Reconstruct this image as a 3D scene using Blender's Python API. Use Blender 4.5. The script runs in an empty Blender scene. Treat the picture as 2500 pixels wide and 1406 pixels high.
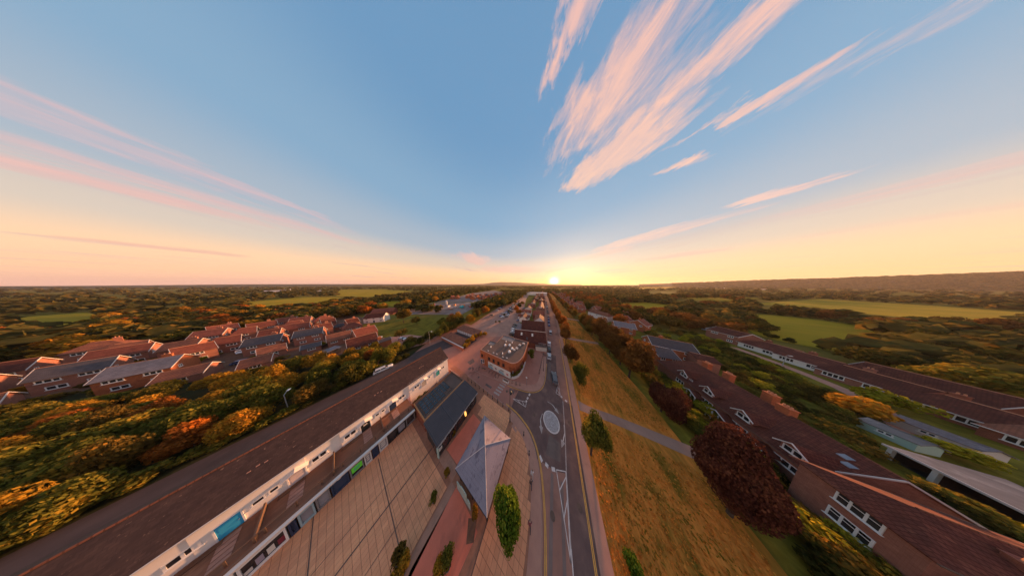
import bpy, bmesh, math, random
import numpy as np
from math import sin, cos, tan, pi, radians as R
from mathutils import Vector, Matrix

sc = bpy.context.scene
col = sc.collection
random.seed(7)

# ------------------------------------------------------------------ camera
CAM_H = 34.0
YAW = R(26.7); PITCH = R(6.3); FPX = 213.7; CXP = 1250.0; CYP = 718.6
cd = bpy.data.cameras.new('camera')
cd.sensor_width = 36.0; cd.sensor_fit = 'HORIZONTAL'
cd.lens = FPX / 2500.0 * 36.0
cd.shift_y = (CYP - 703.0) / 2500.0
cd.clip_start = 0.1; cd.clip_end = 40000
cam = bpy.data.objects.new('camera', cd); col.objects.link(cam)
cam.location = (0, 0, CAM_H)
cam.rotation_euler = (R(90) - PITCH, 0, YAW)
sc.camera = cam

# ------------------------------------------------------------------ world
SUN_AZ = R(8.0)          # from +Y, clockwise
SUN_EL = R(6.0)
SUN_DIR = Vector((sin(SUN_AZ) * cos(SUN_EL), cos(SUN_AZ) * cos(SUN_EL), sin(SUN_EL)))
GLOW_EL = R(1.8)
GLOW_DIR = Vector((sin(R(-1.3)) * cos(GLOW_EL), cos(R(-1.3)) * cos(GLOW_EL), sin(GLOW_EL)))

def build_world():
    w = bpy.data.worlds.new('World'); sc.world = w; w.use_nodes = True
    nt = w.node_tree; N = nt.nodes; L = nt.links
    N.clear()
    def nd(t, **k):
        n = N.new(t)
        for a, b in k.items(): setattr(n, a, b)
        return n
    def put(sock, v):
        if hasattr(v, 'is_linked') or isinstance(v, bpy.types.NodeSocket): L.new(v, sock)
        else: sock.default_value = v
    def m(op, a, b=None, c=None, clamp=False):
        n = nd('ShaderNodeMath', operation=op); n.use_clamp = clamp
        put(n.inputs[0], a)
        if b is not None: put(n.inputs[1], b)
        if c is not None: put(n.inputs[2], c)
        return n.outputs[0]
    def mixc(f, a, b, bt='MIX'):
        n = nd('ShaderNodeMix', data_type='RGBA', blend_type=bt)
        put(n.inputs[0], f)
        for i, v in ((6, a), (7, b)):
            if isinstance(v, tuple): n.inputs[i].default_value = (*v, 1)
            else: L.new(v, n.inputs[i])
        return n.outputs[2]
    tc = nd('ShaderNodeTexCoord')
    nv = nd('ShaderNodeVectorMath', operation='NORMALIZE'); L.new(tc.outputs['Generated'], nv.inputs[0])
    sx = nd('ShaderNodeSeparateXYZ'); L.new(nv.outputs[0], sx.inputs[0])
    X, Y, Z = sx.outputs
    sky = nd('ShaderNodeTexSky', sky_type='NISHITA')
    sky.sun_disc = False; sky.sun_elevation = SUN_EL; sky.sun_rotation = SUN_AZ
    sky.altitude = 40; sky.air_density = 1.0; sky.dust_density = 0.25; sky.ozone_density = 1.5
    # elevation 0..1 (0..90 deg)
    el = m('DIVIDE', m('ARCSINE', m('MAXIMUM', Z, 0.0)), pi / 2)
    cr = nd('ShaderNodeValToRGB'); L.new(el, cr.inputs[0])
    e = cr.color_ramp; e.interpolation = 'EASE'
    stops = [(0.0, (.90, .47, .40)), (.030, (1.04, .54, .34)), (.065, (1.0, .60, .35)), (.12, (.70, .55, .44)),
             (.20, (.39, .45, .52)), (.36, (.235, .39, .55)), (.62, (.15, .31, .51)), (1.0, (.135, .28, .47))]
    while len(e.elements) < len(stops): e.elements.new(.5)
    for el_, (p, c) in zip(e.elements, stops): el_.position = p; el_.color = (*c, 1)
    # cosine to the sun
    dp = nd('ShaderNodeVectorMath', operation='DOT_PRODUCT'); L.new(nv.outputs[0], dp.inputs[0]); dp.inputs[1].default_value = GLOW_DIR
    cs = m('MAXIMUM', dp.outputs['Value'], 0.0)
    base = cr.outputs[0]
    # warm light of the sunset side, low over the horizon
    low = m('POWER', m('SUBTRACT', 1.0, el, clamp=True), 11.0)
    sidef = m('MULTIPLY', m('POWER', cs, 1.0), low)
    base = mixc(m('MULTIPLY', sidef, .95, clamp=True), base, (.95, .47, .12))
    wide = m('POWER', cs, 7.0)
    base = mixc(m('MULTIPLY', wide, .25, clamp=True), base, (.88, .66, .46))
    # clouds on a high layer: plane coordinates, along / across the wind
    zz = m('ADD', m('MAXIMUM', Z, 0.0), 0.012)
    px = m('DIVIDE', X, zz); py = m('DIVIDE', Y, zz)
    ST = R(-39.8)
    a = m('ADD', m('MULTIPLY', px, sin(ST)), m('MULTIPLY', py, cos(ST)))
    b = m('SUBTRACT', m('MULTIPLY', px, cos(ST)), m('MULTIPLY', py, sin(ST)))
    def noise(sa, sb, det=4, rough=.6, off=0.0, dist=0.0):
        cv = nd('ShaderNodeCombineXYZ'); L.new(m('MULTIPLY', a, sa), cv.inputs[0]); L.new(m('MULTIPLY', b, sb), cv.inputs[1]); cv.inputs[2].default_value = off
        t = nd('ShaderNodeTexNoise'); t.inputs['Scale'].default_value = 1; t.inputs['Detail'].default_value = det
        t.inputs['Roughness'].default_value = rough; t.inputs['Distortion'].default_value = dist
        L.new(cv.outputs[0], t.inputs['Vector']); return t.outputs[0]
    streak = noise(2.6, 8.0, 5, .64, 3.1, .9)
    fine = noise(9.0, 20.0, 6, .70, 7.7, 1.1)
    tex = m('ADD', m('MULTIPLY', streak, .55), m('MULTIPLY', fine, .50))      # ~0.55 mean
    far = noise(.28, .95, 5, .62, 1.3, .5)
    abv0 = nd('ShaderNodeCombineXYZ'); L.new(a, abv0.inputs[0]); L.new(b, abv0.inputs[1])
    def warp(scale, amp, off):
        mp = nd('ShaderNodeMapping'); L.new(abv0.outputs[0], mp.inputs[0]); mp.inputs['Location'].default_value = (off, off * .7, off); mp.inputs['Scale'].default_value = (scale * .6, scale, 1)
        t = nd('ShaderNodeTexNoise'); t.inputs['Scale'].default_value = 1; t.inputs['Detail'].default_value = 5; t.inputs['Roughness'].default_value = .68; L.new(mp.outputs[0], t.inputs['Vector'])
        sb = nd('ShaderNodeVectorMath', operation='SUBTRACT'); L.new(t.outputs['Color'], sb.inputs[0]); sb.inputs[1].default_value = (.5, .5, .5)
        ml = nd('ShaderNodeVectorMath', operation='MULTIPLY'); L.new(sb.outputs[0], ml.inputs[0]); ml.inputs[1].default_value = (amp * 1.4, amp, 0)
        ad = nd('ShaderNodeVectorMath', operation='ADD'); L.new(abv0.outputs[0], ad.inputs[0]); L.new(ml.outputs[0], ad.inputs[1]); return ad.outputs[0]
    abv_hi = warp(7.0, .30, 2.0); abv_mid = warp(1.6, 1.1, 5.0)
    def ell(vec, a0, b0, ra, rb, ang=0.0, k=1.0):
        mp = nd('ShaderNodeMapping', vector_type='TEXTURE'); L.new(vec, mp.inputs[0])
        mp.inputs['Location'].default_value = (a0, b0, 0); mp.inputs['Rotation'].default_value = (0, 0, ang); mp.inputs['Scale'].default_value = (ra, rb, 1)
        q = nd('ShaderNodeVectorMath', operation='DOT_PRODUCT'); L.new(mp.outputs[0], q.inputs[0]); L.new(mp.outputs[0], q.inputs[1])
        return m('MULTIPLY_ADD', q.outputs['Value'], -k, k)
    hi = [(.57, .97, .40, .20, -.60, 1.0), (.46, .62, .38, .20, -.48, .8), (.74, .84, .18, .16, -.7, 1.0), (.52, .50, .18, .12, -.3, .8), (.45, .80, .32, .18, -.55, .5),
          (.38, .335, .19, .06, -.4, .8), (.27, .97, .22, .095, -.5, .75),
          (.25, 1.42, .13, .07, -.5, 1.0), (.40, 1.30, .20, .035, -.5, .6), (.05, 1.62, .35, .09, -.45, .45), (.49, 1.55, .17, .06, -.85, .85), (.38, 2.95, .28, .17, -.6, 1.0)]
    mid = [(1.35, 3.1, 1.2, .34, -.18, 1.2), (2.3, 3.4, .9, .45, -.2, 1.4), (1.7, 5.8, 1.0, .5, -.45, 1.2), (1.5, -2.5, 1.1, .34, .1, .75),
           (1.75, -3.05, 1.2, .34, .05, .8), (1.75, -3.6, .8, .40, .35, .95), (2.6, -3.0, 1.4, .3, .05, .55), (3.7, -.6, .9, .8, .2, 1.4), (5.6, 1.5, 1.6, 2.8, 0, 1.4), (4.3, 7.4, 1.0, 1.4, .2, 1.2), (4.2, -7.8, .8, .6, .5, 1.2),
           (.05, 4.0, .7, .26, 0, .7), (0.0, 5.9, .8, .35, 0, .7), (-1.9, 2.2, 1.7, 1.6, .2, 1.0), (-2.2, -2.0, 2.2, 2.0, -.1, 1.0), (-1.5, .2, 1.3, 1.3, .1, 1.0), (-.95, -.3, .85, 1.5, .05, 1.0)]  # last four clouds lie out of view, added to warm the ground light
    acc = None
    for t in hi:
        v = ell(abv_hi, *t); acc = m('MAXIMUM', v, 0.0) if acc is None else m('MAXIMUM', acc, v)
    cov_hi = m('MULTIPLY', m('ADD', m('MULTIPLY', acc, 1.5), m('MULTIPLY_ADD', tex, 2.6, -1.62)), 1.0, clamp=True)
    cov_hi = m('MULTIPLY', cov_hi, m('MULTIPLY', acc, 2.2, clamp=True))
    mstreak = noise(.8, 4.2, 6, .68, 5.1, .9)
    acc2 = None
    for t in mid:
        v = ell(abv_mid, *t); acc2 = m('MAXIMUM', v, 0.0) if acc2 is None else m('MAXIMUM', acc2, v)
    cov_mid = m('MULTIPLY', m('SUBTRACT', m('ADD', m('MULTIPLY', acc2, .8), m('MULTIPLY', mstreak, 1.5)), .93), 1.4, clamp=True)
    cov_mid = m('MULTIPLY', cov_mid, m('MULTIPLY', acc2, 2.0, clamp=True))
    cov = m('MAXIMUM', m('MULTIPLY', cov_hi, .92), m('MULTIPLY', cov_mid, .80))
    # colour of lit cloud: pink high, yellower towards the sun
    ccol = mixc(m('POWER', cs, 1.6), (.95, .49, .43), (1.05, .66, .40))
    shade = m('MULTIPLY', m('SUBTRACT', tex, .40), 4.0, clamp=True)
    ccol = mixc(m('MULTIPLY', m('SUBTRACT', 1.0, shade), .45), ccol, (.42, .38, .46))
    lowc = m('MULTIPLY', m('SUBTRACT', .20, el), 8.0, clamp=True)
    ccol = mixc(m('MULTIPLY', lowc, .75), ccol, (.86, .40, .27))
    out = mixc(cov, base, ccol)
    # thin dark bars of far low cloud
    bars_m = m('MULTIPLY', m('SUBTRACT', far, .565), 9.0, clamp=True)
    band = m('MULTIPLY', m('MULTIPLY', m('SUBTRACT', el, .008), 90.0, clamp=True), m('MULTIPLY', m('SUBTRACT', .17, el), 12.0, clamp=True))
    barcol = mixc(m('POWER', cs, 3.0), (.55, .36, .40), (.80, .38, .22))
    out = mixc(m('MULTIPLY', m('MULTIPLY', bars_m, band), .72), out, barcol)
    # aureole of the sun on the horizon
    flat = m('POWER', m('SUBTRACT', 1.0, el, clamp=True), 60.0)
    g1 = m('MULTIPLY', m('POWER', cs, 22.0), flat); g2 = m('MULTIPLY', m('POWER', cs, 160.0), m('POWER', flat, .6)); g3 = m('POWER', cs, 1500.0)
    out = mixc(m('MULTIPLY', g1, .95, clamp=True), out, (.95, .30, .03))
    out = mixc(m('MULTIPLY', g2, .95, clamp=True), out, (1.3, .44, .02))
    out = mixc(m('MULTIPLY', g3, 1.0, clamp=True), out, (9.0, 6.0, 1.8))
    bgA = nd('ShaderNodeBackground'); L.new(sky.outputs[0], bgA.inputs[0]); bgA.inputs[1].default_value = SKY_NISHITA
    bgB = nd('ShaderNodeBackground'); L.new(out, bgB.inputs[0]); bgB.inputs[1].default_value = SKY_LAYER
    ad = nd('ShaderNodeAddShader'); L.new(bgA.outputs[0], ad.inputs[0]); L.new(bgB.outputs[0], ad.inputs[1])
    w.cycles.sampling_method = 'MANUAL'; w.cycles.sample_map_resolution = 256
    wo = nd('ShaderNodeOutputWorld'); L.new(ad.outputs[0], wo.inputs[0])

SKY_NISHITA = 0.02
SKY_LAYER = 0.445
build_world()

# ------------------------------------------------------------------ sun
sd = bpy.data.lights.new('sun', 'SUN'); sd.energy = 5.0; sd.angle = R(3.0); sd.color = (1.0, .46, .19)
sun = bpy.data.objects.new('sun', sd); col.objects.link(sun)
sun.rotation_euler = SUN_DIR.to_track_quat('Z', 'Y').to_euler()
sun.location = (0, 400, 60)

vs = sc.view_settings
vs.view_transform = 'Standard'; vs.look = 'None'; vs.exposure = 1.12; vs.gamma = 1.0; vs.use_curve_mapping = False
sc.render.engine = 'CYCLES'
cy = sc.cycles
cy.use_denoising = True
cy.max_bounces = 5; cy.diffuse_bounces = 3; cy.glossy_bounces = 2; cy.transmission_bounces = 3; cy.volume_bounces = 0; cy.transparent_max_bounces = 4
cy.caustics_reflective = False; cy.caustics_refractive = False
cy.sample_clamp_indirect = 6.0

# ------------------------------------------------------------------ helpers
def at(px, py, z=0.0):
    """photo pixel (2500 wide) on the level z -> place in metres (street axis = +Y)"""
    x = px - CXP; y = py - CYP
    d = y * cos(PITCH) + FPX * sin(PITCH); w = FPX * cos(PITCH) - y * sin(PITCH)
    k = (CAM_H - z) / d
    X, Y = x * k, w * k
    return (X * cos(YAW) - Y * sin(YAW), X * sin(YAW) + Y * cos(YAW), z)

def tag(o, label=None, cat=None, group=None, kind=None):
    if label: o['label'] = label
    if cat: o['category'] = cat
    if group: o['group'] = group
    if kind: o['kind'] = kind
    return o

def thing(name, label, cat, loc=(0, 0, 0), rz=0.0, group=None):
    o = bpy.data.objects.new(name, None); o.empty_display_size = .3
    col.objects.link(o); o.location = loc; o.rotation_euler = (0, 0, rz)
    return tag(o, label, cat, group)

def obj(name, mesh, parent=None, loc=(0, 0, 0), rot=(0, 0, 0), scale=(1, 1, 1)):
    o = bpy.data.objects.new(name, mesh); col.objects.link(o)
    o.location = loc; o.rotation_euler = rot; o.scale = scale
    if parent is not None: o.parent = parent
    return o

def copy_tree(o, parent=None):
    c = o.copy(); col.objects.link(c); c.parent = parent
    for ch in KIDS.get(o.name, o.children): copy_tree(ch, c)
    return c
KIDS = {}

class MB:
    def __init__(s): s.v = []; s.f = []; s.m = []
    def poly(s, pts, mi=0):
        n = len(s.v); s.v += [tuple(p) for p in pts]; s.f.append(tuple(range(n, n + len(pts)))); s.m.append(mi); return s
    def box(s, x0, x1, y0, y1, z0, z1, mi=0, T=None):
        n = len(s.v)
        p = [(x0, y0, z0), (x1, y0, z0), (x1, y1, z0), (x0, y1, z0), (x0, y0, z1), (x1, y0, z1), (x1, y1, z1), (x0, y1, z1)]
        if T is not None: p = [tuple(T @ Vector(q)) for q in p]
        s.v += p
        for f in ((0, 3, 2, 1), (4, 5, 6, 7), (0, 1, 5, 4), (1, 2, 6, 5), (2, 3, 7, 6), (3, 0, 4, 7)):
            s.f.append(tuple(n + i for i in f)); s.m.append(mi)
        return s
    def prism(s, pts, z0, z1, mi=0, bottom=False):
        n = len(s.v); k = len(pts)
        s.v += [(p[0], p[1], z0) for p in pts] + [(p[0], p[1], z1) for p in pts]
        s.f.append(tuple(n + k + i for i in range(k))); s.m.append(mi)
        if bottom: s.f.append(tuple(n + k - 1 - i for i in range(k))); s.m.append(mi)
        for i in range(k):
            j = (i + 1) % k; s.f.append((n + i, n + j, n + k + j, n + k + i)); s.m.append(mi)
        return s
    def slab(s, top, t, mi=0):
        """closed slab under the polygon top (3-D points), t thick straight down"""
        n = len(s.v); k = len(top)
        s.v += [tuple(p) for p in top] + [(p[0], p[1], p[2] - t) for p in top]
        s.f.append(tuple(n + i for i in range(k))); s.m.append(mi)
        s.f.append(tuple(n + 2 * k - 1 - i for i in range(k))); s.m.append(mi)
        for i in range(k):
            j = (i + 1) % k; s.f.append((n + i, n + k + i, n + k + j, n + j)); s.m.append(mi)
        return s
    def cyl(s, p0, p1, r0, r1=None, n=8, mi=0, caps=True):
        r1 = r0 if r1 is None else r1
        p0 = Vector(p0); p1 = Vector(p1); d = (p1 - p0).normalized()
        u = d.orthogonal().normalized(); w = d.cross(u)
        b = len(s.v)
        for p, r in ((p0, r0), (p1, r1)):
            for i in range(n):
                t = 2 * pi * i / n; s.v.append(tuple(p + u * (r * cos(t)) + w * (r * sin(t))))
        for i in range(n):
            j = (i + 1) % n; s.f.append((b + i, b + j, b + n + j, b + n + i)); s.m.append(mi)
        if caps:
            s.f.append(tuple(b + n - 1 - i for i in range(n))); s.m.append(mi)
            s.f.append(tuple(b + n + i for i in range(n))); s.m.append(mi)
        return s
    def tube(s, pts, rs, n=7, mi=0):
        for i in range(len(pts) - 1): s.cyl(pts[i], pts[i + 1], rs[i], rs[i + 1], n, mi)
        return s
    def lathe(s, prof, c=(0, 0, 0), n=12, mi=0):
        b = len(s.v)
        for r, z in prof:
            for i in range(n):
                t = 2 * pi * i / n; s.v.append((c[0] + r * cos(t), c[1] + r * sin(t), c[2] + z))
        for k in range(len(prof) - 1):
            for i in range(n):
                j = (i + 1) % n; s.f.append((b + k * n + i, b + k * n + j, b + (k + 1) * n + j, b + (k + 1) * n + i)); s.m.append(mi)
        return s
    def mesh(s, name, mats, smooth=False):
        me = bpy.data.meshes.new(name); me.from_pydata(s.v, [], s.f)
        if not isinstance(mats, (list, tuple)): mats = [mats]
        for mt in mats: me.materials.append(mt)
        if len(mats) > 1: me.polygons.foreach_set('material_index', s.m)
        if smooth: me.polygons.foreach_set('use_smooth', [True] * len(s.f))
        me.update(); return me
    def build(s, name, mats, parent=None, loc=(0, 0, 0), rot=(0, 0, 0), smooth=False):
        return obj(name, s.mesh(name, mats, smooth), parent, loc, rot)

def offset(poly, d):
    """offset an open polyline to its right by d"""
    out = []
    for i, p in enumerate(poly):
        q0 = poly[max(i - 1, 0)]; q1 = poly[min(i + 1, len(poly) - 1)]
        dx, dy = q1[0] - q0[0], q1[1] - q0[1]; l = math.hypot(dx, dy) or 1
        out.append((p[0] + dy / l * d, p[1] - dx / l * d))
    return out
def smooth_line(poly, n=4):
    out = []
    P = [poly[0]] + list(poly) + [poly[-1]]
    for i in range(1, len(P) - 2):
        p0, p1, p2, p3 = P[i - 1], P[i], P[i + 1], P[i + 2]
        for k in range(n):
            t = k / n
            out.append(tuple(.5 * ((2 * p1[j]) + (-p0[j] + p2[j]) * t + (2 * p0[j] - 5 * p1[j] + 4 * p2[j] - p3[j]) * t * t + (-p0[j] + 3 * p1[j] - 3 * p2[j] + p3[j]) * t ** 3) for j in (0, 1)))
    out.append(tuple(poly[-1])); return out
def strip(name, mt, A, B, z, parent=None, kind='structure'):
    mb = MB()
    for i in range(len(A) - 1): mb.poly([(*A[i], z), (*B[i], z), (*B[i + 1], z), (*A[i + 1], z)])
    o = mb.build(name, mt, parent)
    if parent is None and kind: o['kind'] = kind
    return o
def kerb(name, mt, line, w, z0, z1, parent=None):
    mb = MB(); A = line; B = offset(line, w)
    for i in range(len(A) - 1):
        mb.poly([(*A[i], z1), (*B[i], z1), (*B[i + 1], z1), (*A[i + 1], z1)])
        mb.poly([(*A[i], z0), (*A[i], z1), (*A[i + 1], z1), (*A[i + 1], z0)])
        mb.poly([(*B[i], z1), (*B[i], z0), (*B[i + 1], z0), (*B[i + 1], z1)])
    o = mb.build(name, mt, parent)
    if parent is None: o['kind'] = 'structure'
    return o

# ------------------------------------------------------------------ materials
def mat(name, c1, c2=None, scale=1.0, rough=.85, spec=.25, bump=0.0, bscale=None, metal=0.0, coords='world',
        c3=None, s3=None, t3=(.55, .7), stretch=(1, 1, 1), emit=None, rnd=0.0, brick=None, island=0.0):
    mt = bpy.data.materials.new(name); mt.use_nodes = True
    nt = mt.node_tree; N = nt.nodes; L = nt.links
    p = N['Principled BSDF']
    p.inputs['Roughness'].default_value = rough; p.inputs['Specular IOR Level'].default_value = spec; p.inputs['Metallic'].default_value = metal
    if coords == 'world':
        g = N.new('ShaderNodeNewGeometry'); vec = g.outputs['Position']
    else:
        g = N.new('ShaderNodeTexCoord'); vec = g.outputs['Object']
    mp = N.new('ShaderNodeMapping'); mp.inputs['Scale'].default_value = stretch; L.new(vec, mp.inputs[0]); vec = mp.outputs[0]
    def mix(f, a, b, bt='MIX'):
        n = N.new('ShaderNodeMix'); n.data_type = 'RGBA'; n.blend_type = bt
        if isinstance(f, float): n.inputs[0].default_value = f
        else: L.new(f, n.inputs[0])
        for i, v in ((6, a), (7, b)):
            if isinstance(v, tuple): n.inputs[i].default_value = (*v, 1)
            else: L.new(v, n.inputs[i])
        return n.outputs[2]
    def noise(s, det=6, rg=.6):
        t = N.new('ShaderNodeTexNoise'); t.inputs['Scale'].default_value = s; t.inputs['Detail'].default_value = det; t.inputs['Roughness'].default_value = rg
        L.new(vec, t.inputs['Vector']); return t.outputs[0]
    def ramp(v, a, b):
        n = N.new('ShaderNodeMapRange'); n.inputs[1].default_value = a; n.inputs[2].default_value = b; L.new(v, n.inputs[0]); return n.outputs[0]
    c = c1
    if c2 is not None: c = mix(ramp(noise(scale), .35, .65), c1, c2)
    if c3 is not None: c = mix(ramp(noise(s3 or scale * .2, 5, .65), *t3), c, c3)
    hgt = None
    if brick:
        bw, bh, mort, mc, axis = brick
        tc = N.new('ShaderNodeTexCoord'); sp = N.new('ShaderNodeSeparateXYZ'); L.new(tc.outputs['Object'], sp.inputs[0])
        cb = N.new('ShaderNodeCombineXYZ')
        if axis == 'wall':
            ad = N.new('ShaderNodeMath'); ad.operation = 'ADD'; L.new(sp.outputs[0], ad.inputs[0]); L.new(sp.outputs[1], ad.inputs[1])
            L.new(ad.outputs[0], cb.inputs[0]); L.new(sp.outputs[2], cb.inputs[1])
        elif axis == 'roofx': L.new(sp.outputs[0], cb.inputs[0]); L.new(sp.outputs[1], cb.inputs[1])
        else: L.new(sp.outputs[1], cb.inputs[0]); L.new(sp.outputs[0], cb.inputs[1])
        bt = N.new('ShaderNodeTexBrick'); bt.inputs['Scale'].default_value = 1.0; bt.inputs['Brick Width'].default_value = bw; bt.inputs['Row Height'].default_value = bh
        bt.inputs['Mortar Size'].default_value = mort; bt.inputs['Color1'].default_value = (1, 1, 1, 1); bt.inputs['Color2'].default_value = (.72, .72, .72, 1)
        bt.inputs['Mortar'].default_value = (*mc, 1); bt.inputs['Mortar Smooth'].default_value = .2
        L.new(cb.outputs[0], bt.inputs['Vector'])
        c = mix(1.0, c, bt.outputs['Color'], 'MULTIPLY')
        hgt = bt.outputs['Fac']
    if rnd or island:
        if island: r = N.new('ShaderNodeNewGeometry').outputs['Random Per Island']; amt = island
        else: r = N.new('ShaderNodeObjectInfo').outputs['Random']; amt = rnd
        n = N.new('ShaderNodeMapRange'); n.inputs[3].default_value = 1 - amt; n.inputs[4].default_value = 1 + amt * .6; L.new(r, n.inputs[0])
        cc = N.new('ShaderNodeCombineColor'); [L.new(n.outputs[0], cc.inputs[i]) for i in range(3)]
        c = mix(1.0, c, cc.outputs[0], 'MULTIPLY')
    if isinstance(c, tuple): p.inputs['Base Color'].default_value = (*c, 1)
    else: L.new(c, p.inputs['Base Color'])
    if bump:
        b = N.new('ShaderNodeBump'); b.inputs['Strength'].default_value = min(1, bump); b.inputs['Distance'].default_value = .05
        L.new(noise(bscale or scale * 4, 4), b.inputs['Height'])
        L.new(b.outputs[0], p.inputs['Normal'])
    if emit:
        p.inputs['Emission Color'].default_value = (*emit[:3], 1); p.inputs['Emission Strength'].default_value = emit[3]
    return mt

def leaf_mat(name, c1, c2, c3=None, f3=.15, trans=.35):
    mt = bpy.data.materials.new(name); mt.use_nodes = True
    nt = mt.node_tree; N = nt.nodes; L = nt.links; N.clear()
    g = N.new('ShaderNodeNewGeometry'); oi = N.new('ShaderNodeObjectInfo')
    t = N.new('ShaderNodeTexNoise'); t.inputs['Scale'].default_value = .28; t.inputs['Detail'].default_value = 3; L.new(g.outputs['Position'], t.inputs['Vector'])
    a = N.new('ShaderNodeMath'); a.operation = 'MULTIPLY_ADD'; L.new(t.outputs[0], a.inputs[0]); a.inputs[1].default_value = 1.6; a.inputs[2].default_value = -.62
    b = N.new('ShaderNodeMath'); b.operation = 'MULTIPLY_ADD'; L.new(g.outputs['Random Per Island'], b.inputs[0]); b.inputs[1].default_value = .55; L.new(a.outputs[0], b.inputs[2])
    d = N.new('ShaderNodeMath'); d.operation = 'MULTIPLY_ADD'; d.use_clamp = True; L.new(oi.outputs['Random'], d.inputs[0]); d.inputs[1].default_value = .35; L.new(b.outputs[0], d.inputs[2])
    cr = N.new('ShaderNodeValToRGB'); L.new(d.outputs[0], cr.inputs[0])
    cr.color_ramp.elements[0].position = .1; cr.color_ramp.elements[0].color = (*c1, 1)
    cr.color_ramp.elements[1].position = .75; cr.color_ramp.elements[1].color = (*c2, 1)
    if c3: e = cr.color_ramp.elements.new(1 - f3 * .5); e.color = (*c3, 1)
    df = N.new('ShaderNodeBsdfDiffuse'); tr = N.new('ShaderNodeBsdfTranslucent'); mx = N.new('ShaderNodeMixShader'); mx.inputs[0].default_value = trans
    L.new(cr.outputs[0], df.inputs[0]); L.new(cr.outputs[0], tr.inputs[0]); L.new(df.outputs[0], mx.inputs[1]); L.new(tr.outputs[0], mx.inputs[2])
    o = N.new('ShaderNodeOutputMaterial'); L.new(mx.outputs[0], o.inputs[0]); return mt

M = {}
M['ground'] = mat('ground', (.16, .13, .028), (.23, .155, .04), .02, .98, .0, c3=(.17, .17, .032), s3=.004)
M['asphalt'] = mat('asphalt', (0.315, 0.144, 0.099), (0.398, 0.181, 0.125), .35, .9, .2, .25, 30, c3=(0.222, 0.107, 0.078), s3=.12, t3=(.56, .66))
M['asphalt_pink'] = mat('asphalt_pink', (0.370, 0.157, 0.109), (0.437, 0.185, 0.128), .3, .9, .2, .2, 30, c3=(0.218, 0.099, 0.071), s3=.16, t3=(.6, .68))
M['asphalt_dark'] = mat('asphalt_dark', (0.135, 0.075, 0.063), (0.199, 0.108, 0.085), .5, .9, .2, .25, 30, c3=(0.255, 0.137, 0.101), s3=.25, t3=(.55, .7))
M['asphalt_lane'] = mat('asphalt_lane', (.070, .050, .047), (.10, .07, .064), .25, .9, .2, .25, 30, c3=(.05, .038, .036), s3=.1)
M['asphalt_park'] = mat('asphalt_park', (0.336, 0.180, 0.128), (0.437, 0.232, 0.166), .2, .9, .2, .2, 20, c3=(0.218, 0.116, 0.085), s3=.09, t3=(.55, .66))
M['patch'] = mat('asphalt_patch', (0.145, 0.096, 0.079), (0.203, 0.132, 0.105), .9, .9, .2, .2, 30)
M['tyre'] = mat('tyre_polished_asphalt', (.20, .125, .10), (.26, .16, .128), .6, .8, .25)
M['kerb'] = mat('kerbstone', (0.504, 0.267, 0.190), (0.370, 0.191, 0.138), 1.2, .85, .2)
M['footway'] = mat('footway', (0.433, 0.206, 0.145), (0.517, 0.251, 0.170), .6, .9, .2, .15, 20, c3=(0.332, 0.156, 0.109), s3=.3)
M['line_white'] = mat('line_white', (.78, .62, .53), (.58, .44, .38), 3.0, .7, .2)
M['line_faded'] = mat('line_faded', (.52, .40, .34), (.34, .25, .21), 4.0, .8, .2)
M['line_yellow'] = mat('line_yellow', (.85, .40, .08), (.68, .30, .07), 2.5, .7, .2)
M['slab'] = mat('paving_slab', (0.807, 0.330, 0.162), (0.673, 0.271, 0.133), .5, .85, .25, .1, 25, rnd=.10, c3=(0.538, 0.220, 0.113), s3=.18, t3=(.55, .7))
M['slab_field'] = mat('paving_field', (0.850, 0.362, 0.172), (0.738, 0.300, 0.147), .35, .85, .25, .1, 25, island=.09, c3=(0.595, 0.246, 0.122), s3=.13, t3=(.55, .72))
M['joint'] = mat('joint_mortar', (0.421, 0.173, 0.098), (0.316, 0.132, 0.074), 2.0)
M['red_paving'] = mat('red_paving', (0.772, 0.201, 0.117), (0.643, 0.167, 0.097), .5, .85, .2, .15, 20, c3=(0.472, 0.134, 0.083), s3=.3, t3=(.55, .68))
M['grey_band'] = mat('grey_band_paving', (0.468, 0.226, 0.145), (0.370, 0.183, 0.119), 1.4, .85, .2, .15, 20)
M['drain'] = mat('drain_channel', (.13, .075, .055), (.17, .10, .07), 2)
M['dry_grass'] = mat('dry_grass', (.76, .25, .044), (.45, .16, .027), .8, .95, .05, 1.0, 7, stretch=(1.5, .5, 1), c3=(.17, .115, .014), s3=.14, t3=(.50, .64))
M['grass'] = mat('grass', (.15, .125, .016), (.235, .18, .024), .9, .95, .05, .9, 9, c3=(.10, .09, .014), s3=.22, t3=(.46, .62))
M['meadow'] = mat('meadow', (0.320, 0.233, 0.013), (0.440, 0.268, 0.018), .06, .95, .05, .5, 3, c3=(0.227, 0.190, 0.011), s3=.015, t3=(.5, .65))
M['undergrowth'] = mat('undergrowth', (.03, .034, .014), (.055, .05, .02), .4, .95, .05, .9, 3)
M['earth'] = mat('earth', (.20, .10, .06), (.14, .07, .045), .8, .95, .1, .6, 10, c3=(.25, .15, .09), s3=.5)
M['deck'] = mat('roof_deck_felt', (0.299, 0.132, 0.075), (0.208, 0.098, 0.060), .7, .95, .1, .4, 12, stretch=(1, .5, 1), c3=(0.364, 0.184, 0.110), s3=.4, t3=(.55, .65))
M['rubble'] = mat('rubble_ground', (.28, .22, .19), (.20, .13, .11), .15, .95, .1, .8, 1.5, c3=(.36, .30, .27), s3=.06)
M['render'] = mat('white_render', (.84, .77, .71), (.80, .72, .66), .4, .8, .25, .05, 20)
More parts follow.
